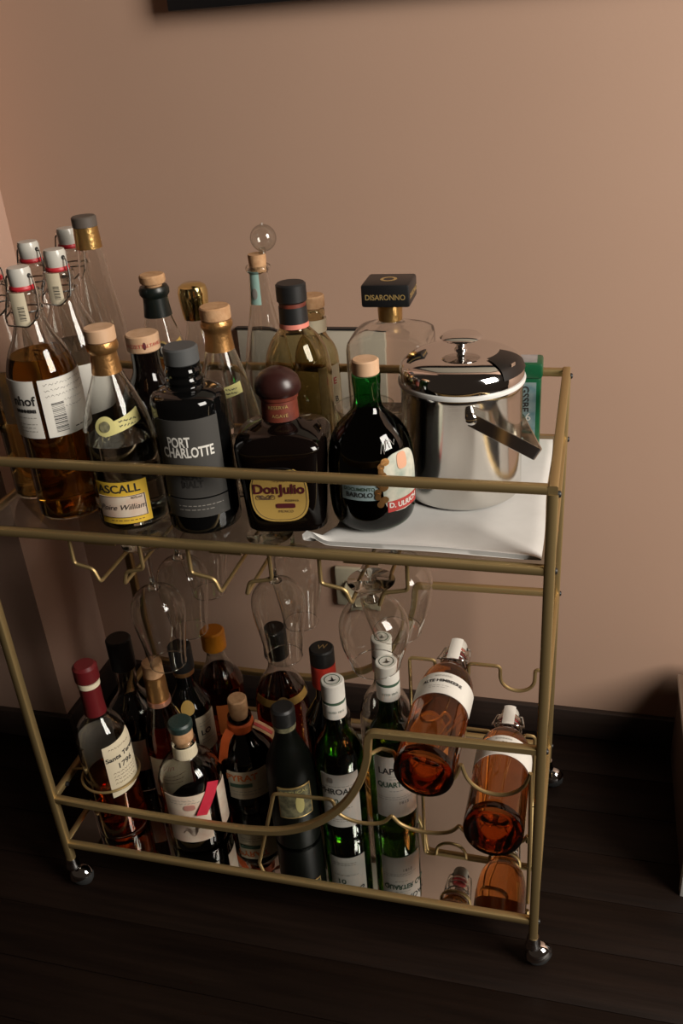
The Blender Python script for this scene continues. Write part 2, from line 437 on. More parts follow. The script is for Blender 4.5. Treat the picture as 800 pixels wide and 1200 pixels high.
bmesh.ops.rotate(bm, verts=bm.verts[:], cent=(0, 0, 0), matrix=Matrix.Rotation(PI / 2, 3, 'X')); bmesh.ops.translate(bm, verts=bm.verts[:], vec=(0, -.010, 0))
obj('socket_well', bm, 'socket_plastic', so)
# low piece of furniture at the right edge
fb = thing('low_cabinet', 'low dark wooden box with white top edge, cut off at the right', 'cabinet', (.905, .155, 0))
obj('body', box(B(), (0, 0, 0), (.55, .300, .158), .002), 'cabinet_wood', fb)
obj('top_trim', box(B(), (-.004, -.004, .158), (.55, .304, .170), .002), 'white_trim', fb)
obj('corner_post', box(B(), (-.003, -.003, 0), (.016, .012, .158), .001), 'white_trim', fb)
mt_ = obj('striped_mat', box(B(), (.915, .16, .170), (1.44, .45, .198), .008), 'striped_fabric')
tag(mt_, 'grey and white striped mat lying on the low box at the right', 'mat')

# ------------------------------------------------------------------ the bar cart
W, D = .70, .339; ZT, ZS, ZB, ZL = .7382, .6413, .3900, .0895; T = .0100
cart = thing('bar_cart', 'two-tier gold metal bar cart on castors with glass top and mirror bottom shelf', 'bar cart', (0, 0, 0))
def bar(name, a, b, mat='gold', size=T, parent=cart, upv=None):
    a, b = Vector(a), Vector(b)
    if upv is None: upv = (0, 0, 1) if abs((b - a).normalized().z) < .9 else (0, 1, 0)
    bm = B(); sweep(bm, [a, b], sq(size, size), upv=upv); return obj(name, bm, mat, parent, smooth=50)
h = T / 2
for X in (0, W):
    for Y in (0, D): bar('leg', (X, Y, .052), (X, Y, ZT - h), size=.0116)
    bar('top_side_rail', (X, -h, ZT), (X, D + h, ZT))
bar('top_front_rail', (h, 0, ZT - .001), (W - h, 0, ZT - .001), size=.0098)
bar('top_back_rail', (h, D, ZT - .001), (W - h, D, ZT - .001), size=.0098)
for Y in (0, D):
    bar('shelf_bar', (h, Y, ZS), (W - h, Y, ZS)); bar('shelf_bar', (h, Y, ZL), (W - h, Y, ZL))
for X in (0, W):
    bar('shelf_bar', (X, h, ZS), (X, D - h, ZS), size=.0096); bar('shelf_bar', (X, h, ZL), (X, D - h, ZL), size=.0096)
bm = B(); box(bm, (h - .001, h - .001, ZS + .0017), (W - h + .001, D - h + .001, ZS + .0064), .0006); obj('glass_shelf', bm, 'shelf_glass', cart)
bm = B(); box(bm, (h - .001, h - .001, ZL - .004), (W - h + .001, D - h + .001, Z_LOW), .0004); obj('mirror_shelf', bm, 'mirror', cart, smooth=0)
# swooping lower guard rails, high on the right and low on the left
path = [(W - h, ZB), (.490, ZB - .004), (.4877, .362), (.4842, .3361), (.4704, .294), (.4456, .2513), (.4071, .2137), (.3622, .190), (.3175, .181), (.2791, .1785), (.1873, .1775), (.0798, .1795), (h, .183)]
def rail_path(y):
    pts = [Vector((x, y, z)) for x, z in path]
    head = fillet(pts[:3], .010)
    body = []
    P = pts[2:]
    for i in range(len(P) - 1):
        p0, p1, p2, p3 = P[max(i - 1, 0)], P[i], P[i + 1], P[min(i + 2, len(P) - 1)]
        for k in range(5):
            t = k / 5; body.append(.5 * (2 * p1 + (p2 - p0) * t + (2 * p0 - 5 * p1 + 4 * p2 - p3) * t * t + (3 * p1 - p0 - 3 * p2 + p3) * t ** 3))
    return head[:-1] + body + [P[-1]]
for Y in (0, D):
    bm = B(); sweep(bm, rail_path(Y), sq(T, T), upv=(0, 1, 0)); obj('curved_guard_rail', bm, 'gold', cart, smooth=45)
bar('side_guard_rail', (0, h, .1835), (0, D - h, .1835)); bar('side_guard_rail', (W, h, ZB), (W, D - h, ZB))
# bolts
bolt_me = None
def bolt(x, y, z, sgn):
    global bolt_me
    if bolt_me is None:
        bm = B(); lathe(bm, [(0, -.004), (.0038, -.004), (.0038, .0015), (.003, .003), (0, .0036)], 12)
        bmesh.ops.rotate(bm, verts=bm.verts[:], cent=(0, 0, 0), matrix=Matrix.Rotation(PI / 2, 3, 'Y'))
        o = obj('bolt', bm, 'black_plastic', cart); bolt_me = o.data
    else:
        o = bpy.data.objects.new('bolt', bolt_me); COL.objects.link(o); o.parent = cart
    o.location = (x, y, z); o.rotation_euler = (0, 0, 0 if sgn > 0 else PI)
for sgn, X in ((1, W + h), (-1, -h)):
    for Y in (0, D):
        for Z in (ZT - .006, ZS, ZL): bolt(X, Y, Z, sgn)
    for Y in (0, D): bolt(X, Y, ZB if sgn > 0 else .1835, sgn)
bolt(h + .0005, .03, .1835, 1)
bolt(W - h, .085, ZL + .006, -1); bolt(W - h, .11, ZL + .006, -1); bolt(W - h, D - .03, ZS + .004, -1)
# castors
def castor(x, y, ang):
    bm = B(); lathe(bm, [(0, .058), (.0075, .058), (.0085, .055), (.0085, .047), (.0105, .044), (.0105, .040), (.0055, .038), (.0045, .030), (0, .030)], 20)
    c = obj('castor', bm, 'chrome', cart, loc=(x, y, 0)); c.rotation_euler = (0, 0, ang)
    bm = B(); prof = [(0, .0110), (.010, .0105), (.0160, .006), (.0172, 0), (.0160, -.006), (.010, -.0105), (0, -.0110)]
    lathe(bm, prof, 24); bmesh.ops.rotate(bm, verts=bm.verts[:], cent=(0, 0, 0), matrix=Matrix.Rotation(PI / 2, 3, 'X'))
    bmesh.ops.translate(bm, verts=bm.verts[:], vec=(.010, 0, .0174)); obj('wheel', bm, 'rubber', c)
    bm = B(); hood = [(.0194 * math.cos(t), .0194 * math.sin(t)) for t in [.15 + i * (PI / 2 - .15) / 7 for i in range(8)]]; hood[-1] = (0, .0194)
    lathe(bm, hood, 24)
    for v in bm.verts: v.co = Vector((v.co.x, v.co.y * .80, v.co.z))
    bmesh.ops.rotate(bm, verts=bm.verts[:], cent=(0, 0, 0), matrix=Matrix.Rotation(-.30, 3, 'Y'))
    bmesh.ops.translate(bm, verts=bm.verts[:], vec=(.010, 0, .0180)); obj('hood', bm, 'chrome', c)
for x, y, a in ((0, 0, .3), (W, 0, .5), (0, D, 1.2), (W, D, .2)): castor(x, y, a)
# stemware racks under the top shelf
RAX = [.171, .332, .494]; RW = [.047, .051, .051]
for cx, hw in zip(RAX, RW):
    zt, z1, z2, z3 = .6300, .594, .588, .5695; g = .0165; y0, y1 = .012, .325
    bm = B(); r = .0025
    pts = [(cx - g, y1, zt), (cx - g, y1, z3), (cx - g, y0, z3), (cx - g - .006, y0, z2), (cx - hw, y0, z1), (cx - hw, y0, zt), (cx + hw, y0, zt), (cx + hw, y0, z1), (cx + g + .006, y0, z2), (cx + g, y0, z3), (cx + g, y1, z3), (cx + g, y1, zt)]
    tube(bm, fillet(pts, .005, 4), r); obj('stemware_rack', bm, 'gold', cart)
    # tabs that hold it to the shelf bars
    for yy in (.008, y1): obj('rack_tab', box(B(), (cx - .02, yy - .004, .629), (cx + .02, yy + .004, ZS - h + .003)), 'gold', cart)
# bottle-rest wires on the lower right
def cradle(xc, hw, zp, zb, y, n=12):
    return [(xc - hw * math.cos(PI * i / n), y, zp - (zp - zb) * math.sin(PI * i / n) ** .9) for i in range(n + 1)]
YF = .018; r = .0026
bm = B(); up_w = [(.4895, .004, .347), (.500, YF, .345), (.517, YF, .342)] + cradle(.559, .041, .337, .2915, YF)[1:-1] + [(.602, YF, .337)] + cradle(.645, .041, .337, .2915, YF)[1:-1] + [(.688, YF, .337), (.690, YF, .20), (.690, YF, .10)]
tube(bm, fillet(up_w, .004, 3), r); obj('bottle_rest_wire', bm, 'gold', cart)
lo_w = [(.306, YF, .0935), (.344, YF, .238), (.428, YF, .242)] + cradle(.468, .038, .230, .206, YF)[1:-1] + [(.509, YF, .228)] + cradle(.554, .042, .228, .206, YF)[1:-1] + [(.599, YF, .228)] + cradle(.644, .042, .228, .2050, YF)[1:-1] + [(.687, YF, .228), (.687, YF, .215)]
bm = B(); tube(bm, fillet(lo_w, .006, 3), r); obj('bottle_rest_wire', bm, 'gold', cart)
YB = .200
def necks(z, cs, x0, x1, nw=.0240, dp=.040):
    pts = [(x0, YB, .0935), (x0, YB, z)]
    for c in cs:
        pts += [(c - nw, YB, z)] + [(c - nw * math.cos(PI * i / 8), YB, z - dp + nw * .9 - nw * .9 * math.sin(PI * i / 8)) for i in range(0, 9)] + [(c + nw, YB, z)]
    return pts + [(x1, YB, z), (x1, YB, .0935)]
bm = B(); tube(bm, fillet(necks(.352, (.5640, .6565), .503, .690, dp=.0405), .006, 3), r); obj('bottle_rest_wire', bm, 'gold', cart)
bm = B(); tube(bm, fillet(necks(.231, (.558, .6438), .515, .684, dp=.0310), .006, 3), r); obj('bottle_rest_wire', bm, 'gold', cart)
# gold ring that steadies the bottle at the left
bm = B(); tube(bm, arc_pts((.0705, .053, .197), .0425, 0, 2 * PI * 47 / 48, 47), .0019, closed=True)
tube(bm, [(.0705 - .0425, .053, .197), (.004, .052, .192)], .0018); obj('bottle_ring', bm, 'gold', cart)

# ------------------------------------------------------------------ napkin
bm = B(); nx, ny = 44, 44; rows = []
def nap_xy(u, v):
    xl = .4465 + .0135 * min(1, v * 6) if v > .02 else .4465
    xl = .428 + .028 * min(1, v * 7) ** .7 + .090 * max(0, min(1, (v - .42) / .2))
    xr = .6905 - .004 * v + .0012 * math.sin(v * 9)
    y0 = .0062 + .001 * math.sin(u * 7); y1 = .318
    return xl + (xr - xl) * u, y0 + (y1 - y0) * v
def nap_z(u, v):
    z = NAP - .0004 + .0003 * math.sin(u * 14 + v * 9) * math.sin(v * 17 + 1)
    lift = max(0, 1 - v * 16) * max(0, 1 - u * 9); z += .024 * lift ** 1.5           # raised left corner
    fold = max(0, 1 - v * 26); z += .0085 * fold * (.25 + .75 * max(0, math.sin(u * PI * 1.05)) * u)   # soft roll along the front edge
    e = min(u, 1 - u, 1 - v) * 30
    if e < 1: z *= .45 + .55 * e
    return z
tops, bots = [], []
for j in range(ny + 1):
    v = (j / ny) ** 1.5; tr_, br_ = [], []
    for i in range(nx + 1):
        u = i / nx; x, y = nap_xy(u, v); z = nap_z(u, v)
        tr_.append(bm.verts.new((x, y, Z_UP + z))); br_.append(bm.verts.new((x, y + (.0015 if j == 0 else 0), Z_UP + .0002 + max(0, z - .0065) * .85)))
    tops.append(tr_); bots.append(br_)
for j in range(ny):
    for i in range(nx):
        bm.faces.new((tops[j][i], tops[j][i + 1], tops[j + 1][i + 1], tops[j + 1][i])); bm.faces.new((bots[j][i], bots[j + 1][i], bots[j + 1][i + 1], bots[j][i + 1]))
rim = [(0, i) for i in range(nx + 1)] + [(j, nx) for j in range(1, ny + 1)] + [(ny, i) for i in range(nx - 1, -1, -1)] + [(j, 0) for j in range(ny - 1, 0, -1)]
for (j, i), (j2, i2) in zip(rim, rim[1:] + rim[:1]): bm.faces.new((tops[j][i], bots[j][i], bots[j2][i2], tops[j2][i2]))
nap = obj('napkin', bm, 'linen', smooth=60); tag(nap, 'folded white cloth napkin spread under the ice bucket on the upper shelf', 'napkin')

# ------------------------------------------------------------------ upper shelf: swing-top bottles
SW = [(.032, 0), (.0385, .002), (.041, .008), (.041, .05), (.041, .12), (.041, .168), (.0395, .188), (.033, .207), (.024, .224), (.0185, .240), (.0165, .255), (.0162, .266), (.0185, .268), (.0185, .275), (.015, .277), (.0135, .277)]
def swing_cap(o, zs=1.0, paper=True, wang=0.0, dz=0.0):
    z = lambda v: v + dz
    c = turned('porcelain_stopper', o, 'porcelain', [(0, z(.279)), (.0115, z(.279)), (.0128, z(.283)), (.0132, z(.298)), (.0118, z(.3015)), (0, z(.302))])
    turned('rubber_washer', c, 'red_rubber', [(0, z(.2755)), (.0136, z(.2765)), (.0146, z(.279)), (.0136, z(.2818)), (0, z(.2812))])
    for s in (1, -1):
        bm = B(); lathe(bm, [(0, 0), (.0026, 0), (.0026, .0012), (0, .0012)], 10)
        bmesh.ops.rotate(bm, verts=bm.verts[:], cent=(0, 0, 0), matrix=Matrix.Rotation(s * PI / 2, 3, 'Y')); bmesh.ops.translate(bm, verts=bm.verts[:], vec=(s * .0128, 0, z(.2925)))
        d = obj('wire_hole', bm, 'ink', c); d.rotation_euler = (0, 0, wang)
    bm = B()
    for s in (1, -1):
        pts = [(s * .0130, 0, z(.2925)), (s * .0185, -.001, z(.291)), (s * .0215, -.003, z(.272)), (s * .0235, -.010, z(.250)), (s * .021, -.014, z(.247)), (s * .0185, -.008, z(.252)), (s * .0190, .003, z(.262)), (s * .0190, .004, z(.256))]
        tube(bm, fillet(pts, .004, 3), .0011, 6)
    tube(bm, arc_pts((0, 0, z(.2545)), .0185, 0, 2 * PI * 23 / 24, 23), .0011, 6, closed=True)
    tube(bm, fillet([(-.021, -.014, z(.247)), (-.015, -.020, z(.240)), (.015, -.020, z(.240)), (.021, -.014, z(.247))], .004, 3), .0011, 6)
    bl = obj('wire_bail', bm, 'steel_wire', o); bl.rotation_euler = (0, 0, wang)
    return c
def swing(label, x, y, r, liq, level, wang, dz=0.0, name='swing_top_bottle', glass_mat='clear_glass', strip=True, stripa=-25):
    k = r / .041
    prof = [((rr * k if zz < .2 else rr * (k + (1 - k) * min(1, (zz - .2) / .05))), zz + dz * min(1, zz / .27)) for rr, zz in SW]
    o, rf = bottle(name, label, x, y, Z_UP, prof, glass_mat, G_UP, liq, level)
    swing_cap(o, wang=wang, dz=dz)
    if strip:
        s = patch('paper_seal', o, 'cream_paper', lambda z: .0188, stripa - 26, stripa + 26, .240 + dz, .277 + dz, nu=6)
        bm = B()
        for q in range(9):
            zz = .246 + dz + q * .0019; hh = (.0006, .0011)[q % 2]
            A = [wrap(lambda z: .0188, math.radians(stripa + t), v, .0016) for t, v in ((-4, zz), (16, zz), (16, zz + hh), (-4, zz + hh))]
            bm.faces.new([bm.verts.new(c) for c in A])
        obj('barcode', bm, 'ink', s, smooth=0)
    return o, rf
o, rf = swing('swing-top bottle of amber liqueur with barcode label, at the front left of upper shelf', .1095, .0595, .0405, 'amber_liquid', .203, -.75)
lb = patch('label', o, 'paper', rf, -100, -19, .112, .182); text_cyl(lb, 'nhof', .016, rf, -42, .158, 'ink', bold=.0003, align='CENTER')
text_cyl(lb, 'BRENNEREI', .0052, rf, -42, .146, 'ink', bold=.0004); lines_cyl(lb, rf, -60, -24, (.138, .130, .1255, .121), 'ink_grey', .0008)
lb = patch('label', o, 'paper', rf, -12, 86, .112, .182)
lines_cyl(lb, rf, -4, 80, (.176, .169, .162), 'ink_grey', .0008, wavy=.0012, seed=3); lines_cyl(lb, rf, 24, 66, (.154, .146), 'ink_grey', .0007, wavy=.0010, seed=4)
lines_cyl(lb, rf, 34, 78, (.119,), 'ink', .0012, seed=5)
bm = B()
for q in range(22):
    zz = .118 + q * .00165; hh = random.choice((.0005, .0008, .0012))
    ar = [math.radians(2 + 20 * t / 5) for t in range(6)]
    lo_r = [bm.verts.new(wrap(rf, a, zz, .0014)) for a in ar]; hi_r = [bm.verts.new(wrap(rf, a, zz + hh, .0014)) for a in ar]
    for i in range(5): bm.faces.new((lo_r[i], lo_r[i + 1], hi_r[i + 1], hi_r[i]))
obj('barcode', bm, 'ink', lb, smooth=0)
o, rf = swing('swing-top bottle of pale yellow liquid at the left edge of upper shelf', .0425, .0985, .0330, 'yellow_liquid', .125, -.6, strip=False)
lb = patch('label', o, 'paper', rf, -40, 70, .108, .175); patch('round_stamp', lb, 'ink_green', rf, 28, 48, .122, .136, off=.0012, shape='oval', nu=8)
o, rf = swing('clear unlabelled swing-top bottle at the left, between the amber one and the wall', .042, .190, .034, 'clear_liquid', .10, -.8, strip=False)
o, rf = swing('clear swing-top bottle with plain white label behind the amber one', .105, .145, .038, 'clear_liquid', .185, -.85)
patch('label', o, 'paper', rf, -30, 80, .105, .168)
o, rf = swing('clear swing-top bottle farthest back, left of the tallest tapering bottle', .052, .268, .033, None, 0, -.7, strip=False)

# tall conical spirit bottle
CO = [(.028, 0), (.034, .002), (.036, .008), (.036, .06), (.0355, .09), (.033, .13), (.027, .19), (.020, .245), (.0155, .285), (.0150, .298), (.0150, .300)]
o, rf = bottle('spirit_bottle', 'tallest clear tapering bottle with dark cap and gold foil collar', .109, .220, Z_UP, CO, 'clear_glass', G_UP, 'clear_liquid', .06)
turned('foil_collar', o, 'gold_foil', [(.0166, .286), (.0160, .298), (.0152, .312), (0, .312)]); disc_cap('cap', o, 'brown_grey_cap', .0155, .311, .325)
# pear brandy
PE = [(.036, 0), (.041, .003), (.0425, .010), (.0425, .05), (.0425, .092), (.0415, .110), (.0375, .132), (.0290, .156), (.0205, .176), (.0155, .191), (.0140, .205), (.0135, .210)]
o, rf = bottle('spirit_bottle', 'clear pear spirit bottle with yellow front label and cork, beside the amber bottle', .201, .048, Z_UP, PE, 'clear_glass', G_UP, 'clear_liquid', .108)
turned('foil_collar', o, 'copper_foil', [(.0172, .186), (.0160, .196), (.0150, .206), (.0150, .209), (.0175, .212), (.0185, .217), (.0170, .222), (0, .222)])
disc_cap('cork_stopper', o, 'pale_wood', .0175, .222, .238)
lb = patch('label', o, 'yellow_paper', rf, -58, 26, .012, .066)
patch('label_panel', lb, 'sketch_paper', rf, -56, 20, .0205, .0485, off=.0011)
text_cyl(lb, 'ASCALL', .0145, rf, -20, .0572, 'ink', bold=.0003)
text_cyl(lb, 'Poire William', .0098, rf, -18, .034, 'ink', shear=.35, off=.0022); text_cyl(lb, '40%vol', .0045, rf, 6, .0455, 'ink_brown', off=.0022)
fr = B()
for (a, b, z0, z1) in ((-54, 19, .0480, .0486), (-54, 19, .0208, .0214), (18, 19, .0208, .0486)):
    ar = [math.radians(a + (b - a) * t / 10) for t in range(11)]
    lo_r = [fr.verts.new(wrap(rf, q, z0, .0022)) for q in ar]; hi_r = [fr.verts.new(wrap(rf, q, z1, .0022)) for q in ar]
    for i in range(10): fr.faces.new((lo_r[i], lo_r[i + 1], hi_r[i + 1], hi_r[i]))
obj('label_border', fr, 'ink', lb, smooth=0)
lines_cyl(lb, rf, -40, 22, (.0165,), 'ink_brown', .0010, seed=9)
tg = patch('neck_tag', o, 'pale_yellow_paper', rf, -24, 45, .128, .142, tilt=.006); patch('round_seal', tg, 'pale_yellow_paper', rf, -40, -4, .123, .145, off=.0010, shape='oval', nu=10)
patch('seal_ring', tg, 'olive_paper', rf, -31, -13, .128, .140, off=.0018, shape='oval', nu=8); lines_cyl(tg, rf, 2, 40, (.138, .133), 'ink', .0012, wavy=.0008, seed=12)
# dark bottle with broad printed wooden cap
MZ = [(.034, 0), (.039, .003), (.040, .01), (.040, .06), (.040, .10), (.038, .115), (.030, .132), (.021, .146), (.0175, .158), (.0172, .180)]
o, rf = bottle('liqueur_bottle', 'near-black bottle with broad pale wooden cap printed with a drop', .200, .145, Z_UP, MZ, 'brown_black_glass', G_UP)
c = disc_cap('wooden_cap', o, 'pale_wood', .0205, .179, .200)
text_cyl(c, 'MAZZETTI', .0062, .0205, -34, .1885, 'ink_red', off=.0006); text_cyl(c, 'ALTAVILLA', .0062, .0205, 42, .1885, 'ink_red', off=.0006)
patch('printed_drop', c, 'ink_maroon', .0205, -1, 8, .1845, .1935, off=.0004, shape='oval', nu=6)
# clear bottle with green neck foil and yellow emblem
EM = [(.032, 0), (.037, .003), (.038, .01), (.038, .06), (.0365, .10), (.031, .145), (.022, .180), (.0165, .200), (.0150, .225)]
o, rf = bottle('spirit_bottle', 'clear bottle with black-green neck, wooden cork and yellow drop emblem band', .186, .225, Z_UP, EM, 'clear_glass', G_UP, 'amber_liquid', .135)
turned('neck_foil', o, 'green_neck', [(.0182, .198), (.0165, .212), (.0158, .222), (.0190, .226), (.0195, .232), (.0175, .236), (0, .236)])
turned('cork_stopper', o, 'cork', [(0, .236), (.011, .236), (.011, .239), (.0155, .240), (.0165, .242), (.0165, .249), (.015, .251), (0, .251)])
bd = patch('emblem_band', o, 'gold_paper', rf, -2, 62, .153, .166, tilt=.004); patch('emblem_disc', bd, 'ink_gold', rf, -22, 14, .149, .171, off=.0010, shape='oval', nu=12)
patch('emblem_ring', bd, 'ink', rf, -18, 10, .1515, .1685, off=.0018, shape='oval', nu=10); patch('emblem_drop', bd, 'ink_white', rf, -8, 0, .155, .165, off=.0026, shape='oval', nu=6)
# clear bottle with bright gold dome cap
GD = [(.030, 0), (.0325, .003), (.033, .01), (.033, .07), (.031, .10), (.024, .13), (.016, .155), (.0135, .175), (.0135, .19)]
o, rf = bottle('spirit_bottle', 'clear bottle with shiny gold dome cap', .205, .2985, Z_UP, GD, 'clear_glass', G_UP)
turned('dome_cap', o, 'bright_gold', [(.0165, .172), (.0180, .180), (.0200, .198), (.0205, .208), (.0185, .216), (.013, .2195), (0, .2205)], 40)
# clear flared bottle, copper collar
CP = [(.035, 0), (.041, .003), (.0425, .01), (.0425, .045), (.041, .075), (.036, .11), (.028, .145), (.0205, .172), (.0165, .186), (.0150, .20), (.0145, .206)]
o, rf = bottle('spirit_bottle', 'clear flared bottle with cork and copper collar behind the grey-labelled bottle', .302, .140, Z_UP, CP, 'clear_glass', G_UP, 'clear_liquid', .055)
turned('foil_collar', o, 'copper_foil', [(.0178, .183), (.0165, .193), (.0158, .203), (.0162, .207), (.0188, .211), (.0192, .215), (.0175, .219), (0, .219)])
disc_cap('cork_stopper', o, 'cork', .0182, .219, .235)
tg = patch('neck_tag', o, 'pale_yellow_paper', rf, -28, 40, .132, .145, tilt=.003); lines_cyl(tg, rf, 0, 34, (.141, .1365), 'ink', .0012, wavy=.0008, seed=22)
patch('tag_seal', tg, 'ink_red', rf, -36, -20, .133, .145, off=.001, shape='oval', nu=6)
# black bottle with grey label
PC = [(.036, 0), (.0410, .003), (.0430, .010), (.0430, .06), (.0430, .12), (.0428, .150), (.0405, .163), (.030, .169), (.0235, .171), (.0205, .174), (.0215, .180), (.0195, .184), (.0210, .189), (.0195, .194), (.0195, .198)]
o, rf = bottle('whisky_bottle', 'black squat whisky bottle with dark grey label lettered in white', .2940, .0500, Z_UP, PC, 'black_glass', G_UP, sm=3)
disc_cap('cap', o, 'grey_cap', .0195, .197, .217, .002)
lb = patch('label', o, 'grey_label', rf, -62, 40, .051, .146); text_cyl(lb, 'PORT', .0168, rf, -24.5, .1195, 'ink_white', bold=.00045, sx=.62, space=.98)
text_cyl(lb, 'CHARLOTTE', .0168, rf, -12.5, .1070, 'ink_white', bold=.00045, sx=.62, space=.98)
text_cyl(lb, 'ISLAY', .0120, rf, -12, .078, 'ink', bold=.0005, sx=.8); text_cyl(lb, 'MALT', .0120, rf, -13, .068, 'ink', bold=.0005, sx=.8)
lb = patch('lower_label', o, 'grey_label', rf, -62, 40, .026, .049); lines_cyl(lb, rf, -40, 30, (.041, .036), 'ink_grey', .0010, seed=31)
# dark square-shouldered bottle with brown wooden knob
def squarish(p, flat_to):
    def f(a, z):
        if z > flat_to: k = max(0, 1 - (z - flat_to) / .022)
        else: k = 1
        q = (abs(math.cos(a)) ** p + abs(math.sin(a)) ** p) ** (-1 / p)
        return 1 + (q - 1) * k
    return f
DJ = [(.040, 0), (.0460, .003), (.0475, .010), (.0495, .05), (.0525, .095), (.0522, .106), (.049, .114), (.040, .120), (.027, .125), (.0200, .130), (.0185, .140), (.0185, .155)]
o, rf = bottle('tequila_bottle', 'dark square-shouldered tequila bottle with brown wooden knob and yellow label', .3945, .0705, Z_UP, DJ, 'brown_black_glass', G_UP, shape=squarish(4.5, .106), rz=.16, seg=64)
o.scale = (1, .93, 1)
turned('neck_seal', o, 'brown_seal', [(.0212, .128), (.0208, .140), (.0205, .151), (.0220, .1525), (.0225, .156), (.0195, .158), (0, .158)])
turned('wooden_knob', o, 'dark_wood', [(0, .157), (.0232, .157), (.0260, .1605), (.0264, .166), (.0240, .1745), (.0175, .1815), (.0085, .1860), (0, .187)], 40)
text_cyl(o, 'RESERVA', .0058, lambda z: .0208, 4, .146, 'ink_gold', off=.0006, name='seal_lettering'); text_cyl(o, 'AGAVE', .0058, lambda z: .0210, 8, .136, 'ink_gold', off=.0006, name='seal_lettering')
def flat_patch(name, parent, mat, cx, cz, wd, ht, yy, th=.0006, power=2.0, n=40, top=None):
    bm = B(); ring = []
    for i in range(n):
        a = 2 * PI * i / n; c_, s_ = math.cos(a), math.sin(a)
        pw = power if s_ < 0 or top is None else top
        ring.append((cx + wd / 2 * math.copysign(abs(c_) ** (2 / pw), c_), cz + ht / 2 * math.copysign(abs(s_) ** (2 / pw), s_)))
    A = [bm.verts.new((x, yy, z)) for x, z in ring]; C_ = [bm.verts.new((x, yy - th, z)) for x, z in ring]
    bm.faces.new(A); bm.faces.new(C_[::-1])
    for i in range(n): bm.faces.new((A[i], A[(i + 1) % n], C_[(i + 1) % n], C_[i]))
    return obj(name, bm, mat, parent, smooth=0)
fy = -.0512
lb = flat_patch('label', o, 'gold_paper', -.002, .054, .066, .070, fy, power=2.9, top=2.4); F = lambda x, z: ((x, fy - .0014, z), (1, 0, 0), (0, 0, 1))
text_flat(lb, 'Don', .0165, F(-.0170, .0605), 'ink_maroon', bold=.0005); text_flat(lb, 'Julio', .0165, F(.0130, .0600), 'ink_maroon', bold=.0005)
text_flat(lb, 'TEQUILA', .0045, F(0, .0715), 'ink_brown'); text_flat(lb, 'RESERVA', .0040, F(.012, .046), 'ink'); 
flat_patch('label_oval', lb, 'ink_maroon', .004, .0395, .022, .0058, fy - .0008, th=.0005, power=6); text_flat(lb, 'MEXICO', .0045, F(.004, .0325), 'ink_brown')
bm = B()
for q in range(4): tube(bm, [(-.018 + .011 * math.cos(t) * (1 - q * .18), fy - .0012, .0505 + .0028 * math.sin(2 * t + q)) for t in [i * 2 * PI / 24 for i in range(24)]], .00025, 4, closed=True)
obj('flourish', bm, 'ink_brown', lb)
ring = [(-.002 + .0306 * math.copysign(abs(math.cos(a)) ** .72, math.cos(a)), fy - .0007, .054 + .0326 * math.copysign(abs(math.sin(a)) ** .72, math.sin(a))) for a in [i * 2 * PI / 48 for i in range(48)]]
bm = B(); tube(bm, ring, .0003, 4, closed=True); obj('label_border', bm, 'ink', lb)
# flask with glass ball stopper
FL = [(.030, 0), (.035, .003), (.037, .01), (.037, .05), (.0355, .09), (.031, .13), (.022, .175), (.0160, .205), (.0135, .235), (.0130, .244), (.0165, .246), (.0170, .250), (.0150, .252)]
o, rf = bottle('spirit_bottle', 'clear tapering bottle stoppered with cork and a hollow glass ball', .316, .262, Z_UP, [(a_ * .96, b_) for a_, b_ in FL], 'thin_glass', G_UP)
patch('duty_strip', o, 'mint_paper', rf, -58, -2, .205, .247, nu=6); patch('strip_emblem', o, 'ink_grey', rf, -42, -16, .212, .226, off=.0014, shape='oval', nu=6)
turned('cork_stopper', o, 'cork', [(0, .240), (.0105, .244), (.0115, .262), (.0112, .266), (0, .266)])
bl = B(); lathe(bl, [(.0165 * math.sin(t), .2845 - .0165 * math.cos(t)) for t in [.18 + i * (PI - .30) / 15 for i in range(16)]] + [(.0015, .3025), (0, .3035)], 30, cx=.0105)
obj('glass_ball', bl, 'clear_glass', o)
bl = B(); lathe(bl, [(0, .266), (.005, .266), (.0035, .270), (.0045, .2725), (0, .2730)], 16, cx=.0075); obj('ball_foot', bl, 'clear_glass', o)
# round smoky bottle with black cap and pink band
BC = [(.034, 0), (.040, .003), (.042, .01), (.042, .07), (.042, .13), (.0415, .150), (.038, .172), (.029, .190), (.0195, .200), (.0160, .208), (.0150, .215)]
o, rf = bottle('spirit_bottle', 'round-shouldered smoky bottle with tall black cap and pink band', .389, .1660, Z_UP, [(a_ * .96, b_) for a_, b_ in BC], 'smoky_glass', G_UP)
turned('pink_band', o, 'pink_band', [(.0178, .2035), (.0172, .209), (0, .209)]); turned('neck_sleeve', o, 'black_plastic', [(.0172, .2085), (.0165, .228), (0, .228)])
turned('band', o, 'brown_seal', [(0, .227), (.0158, .227), (.0158, .233), (0, .233)]); disc_cap('cap', o, 'black_plastic', .0178, .2325, .255, .002)
# bottle with cork, paper neck and cream label
WR = [(.026, 0), (.0305, .003), (.0315, .01), (.0315, .07), (.0310, .115), (.027, .132), (.019, .145), (.0150, .155), (.0145, .172), (.0160, .176), (.0160, .183), (.0135, .186)]
o, rf = bottle('spirit_bottle', 'clear bottle with cork and cream paper neck behind the black-capped one', .3710, .3015, Z_UP, [(a_ * .97, b_) for a_, b_ in WR], 'smoky_glass', G_UP)
lb = patch('label', o, 'cream_paper', rf, 6, 66, .045, .112, nu=10); text_cyl(lb, 'E', .013, rf, 44, .090, 'ink_red', bold=.0003); text_cyl(lb, 'B', .011, rf, 46, .064, 'ink', bold=.0002)
patch('neck_paper', o, 'cream_paper', lambda z: .0157, -110, 110, .155, .172); disc_cap('cork_stopper', o, 'cork', .0165, .186, .203)
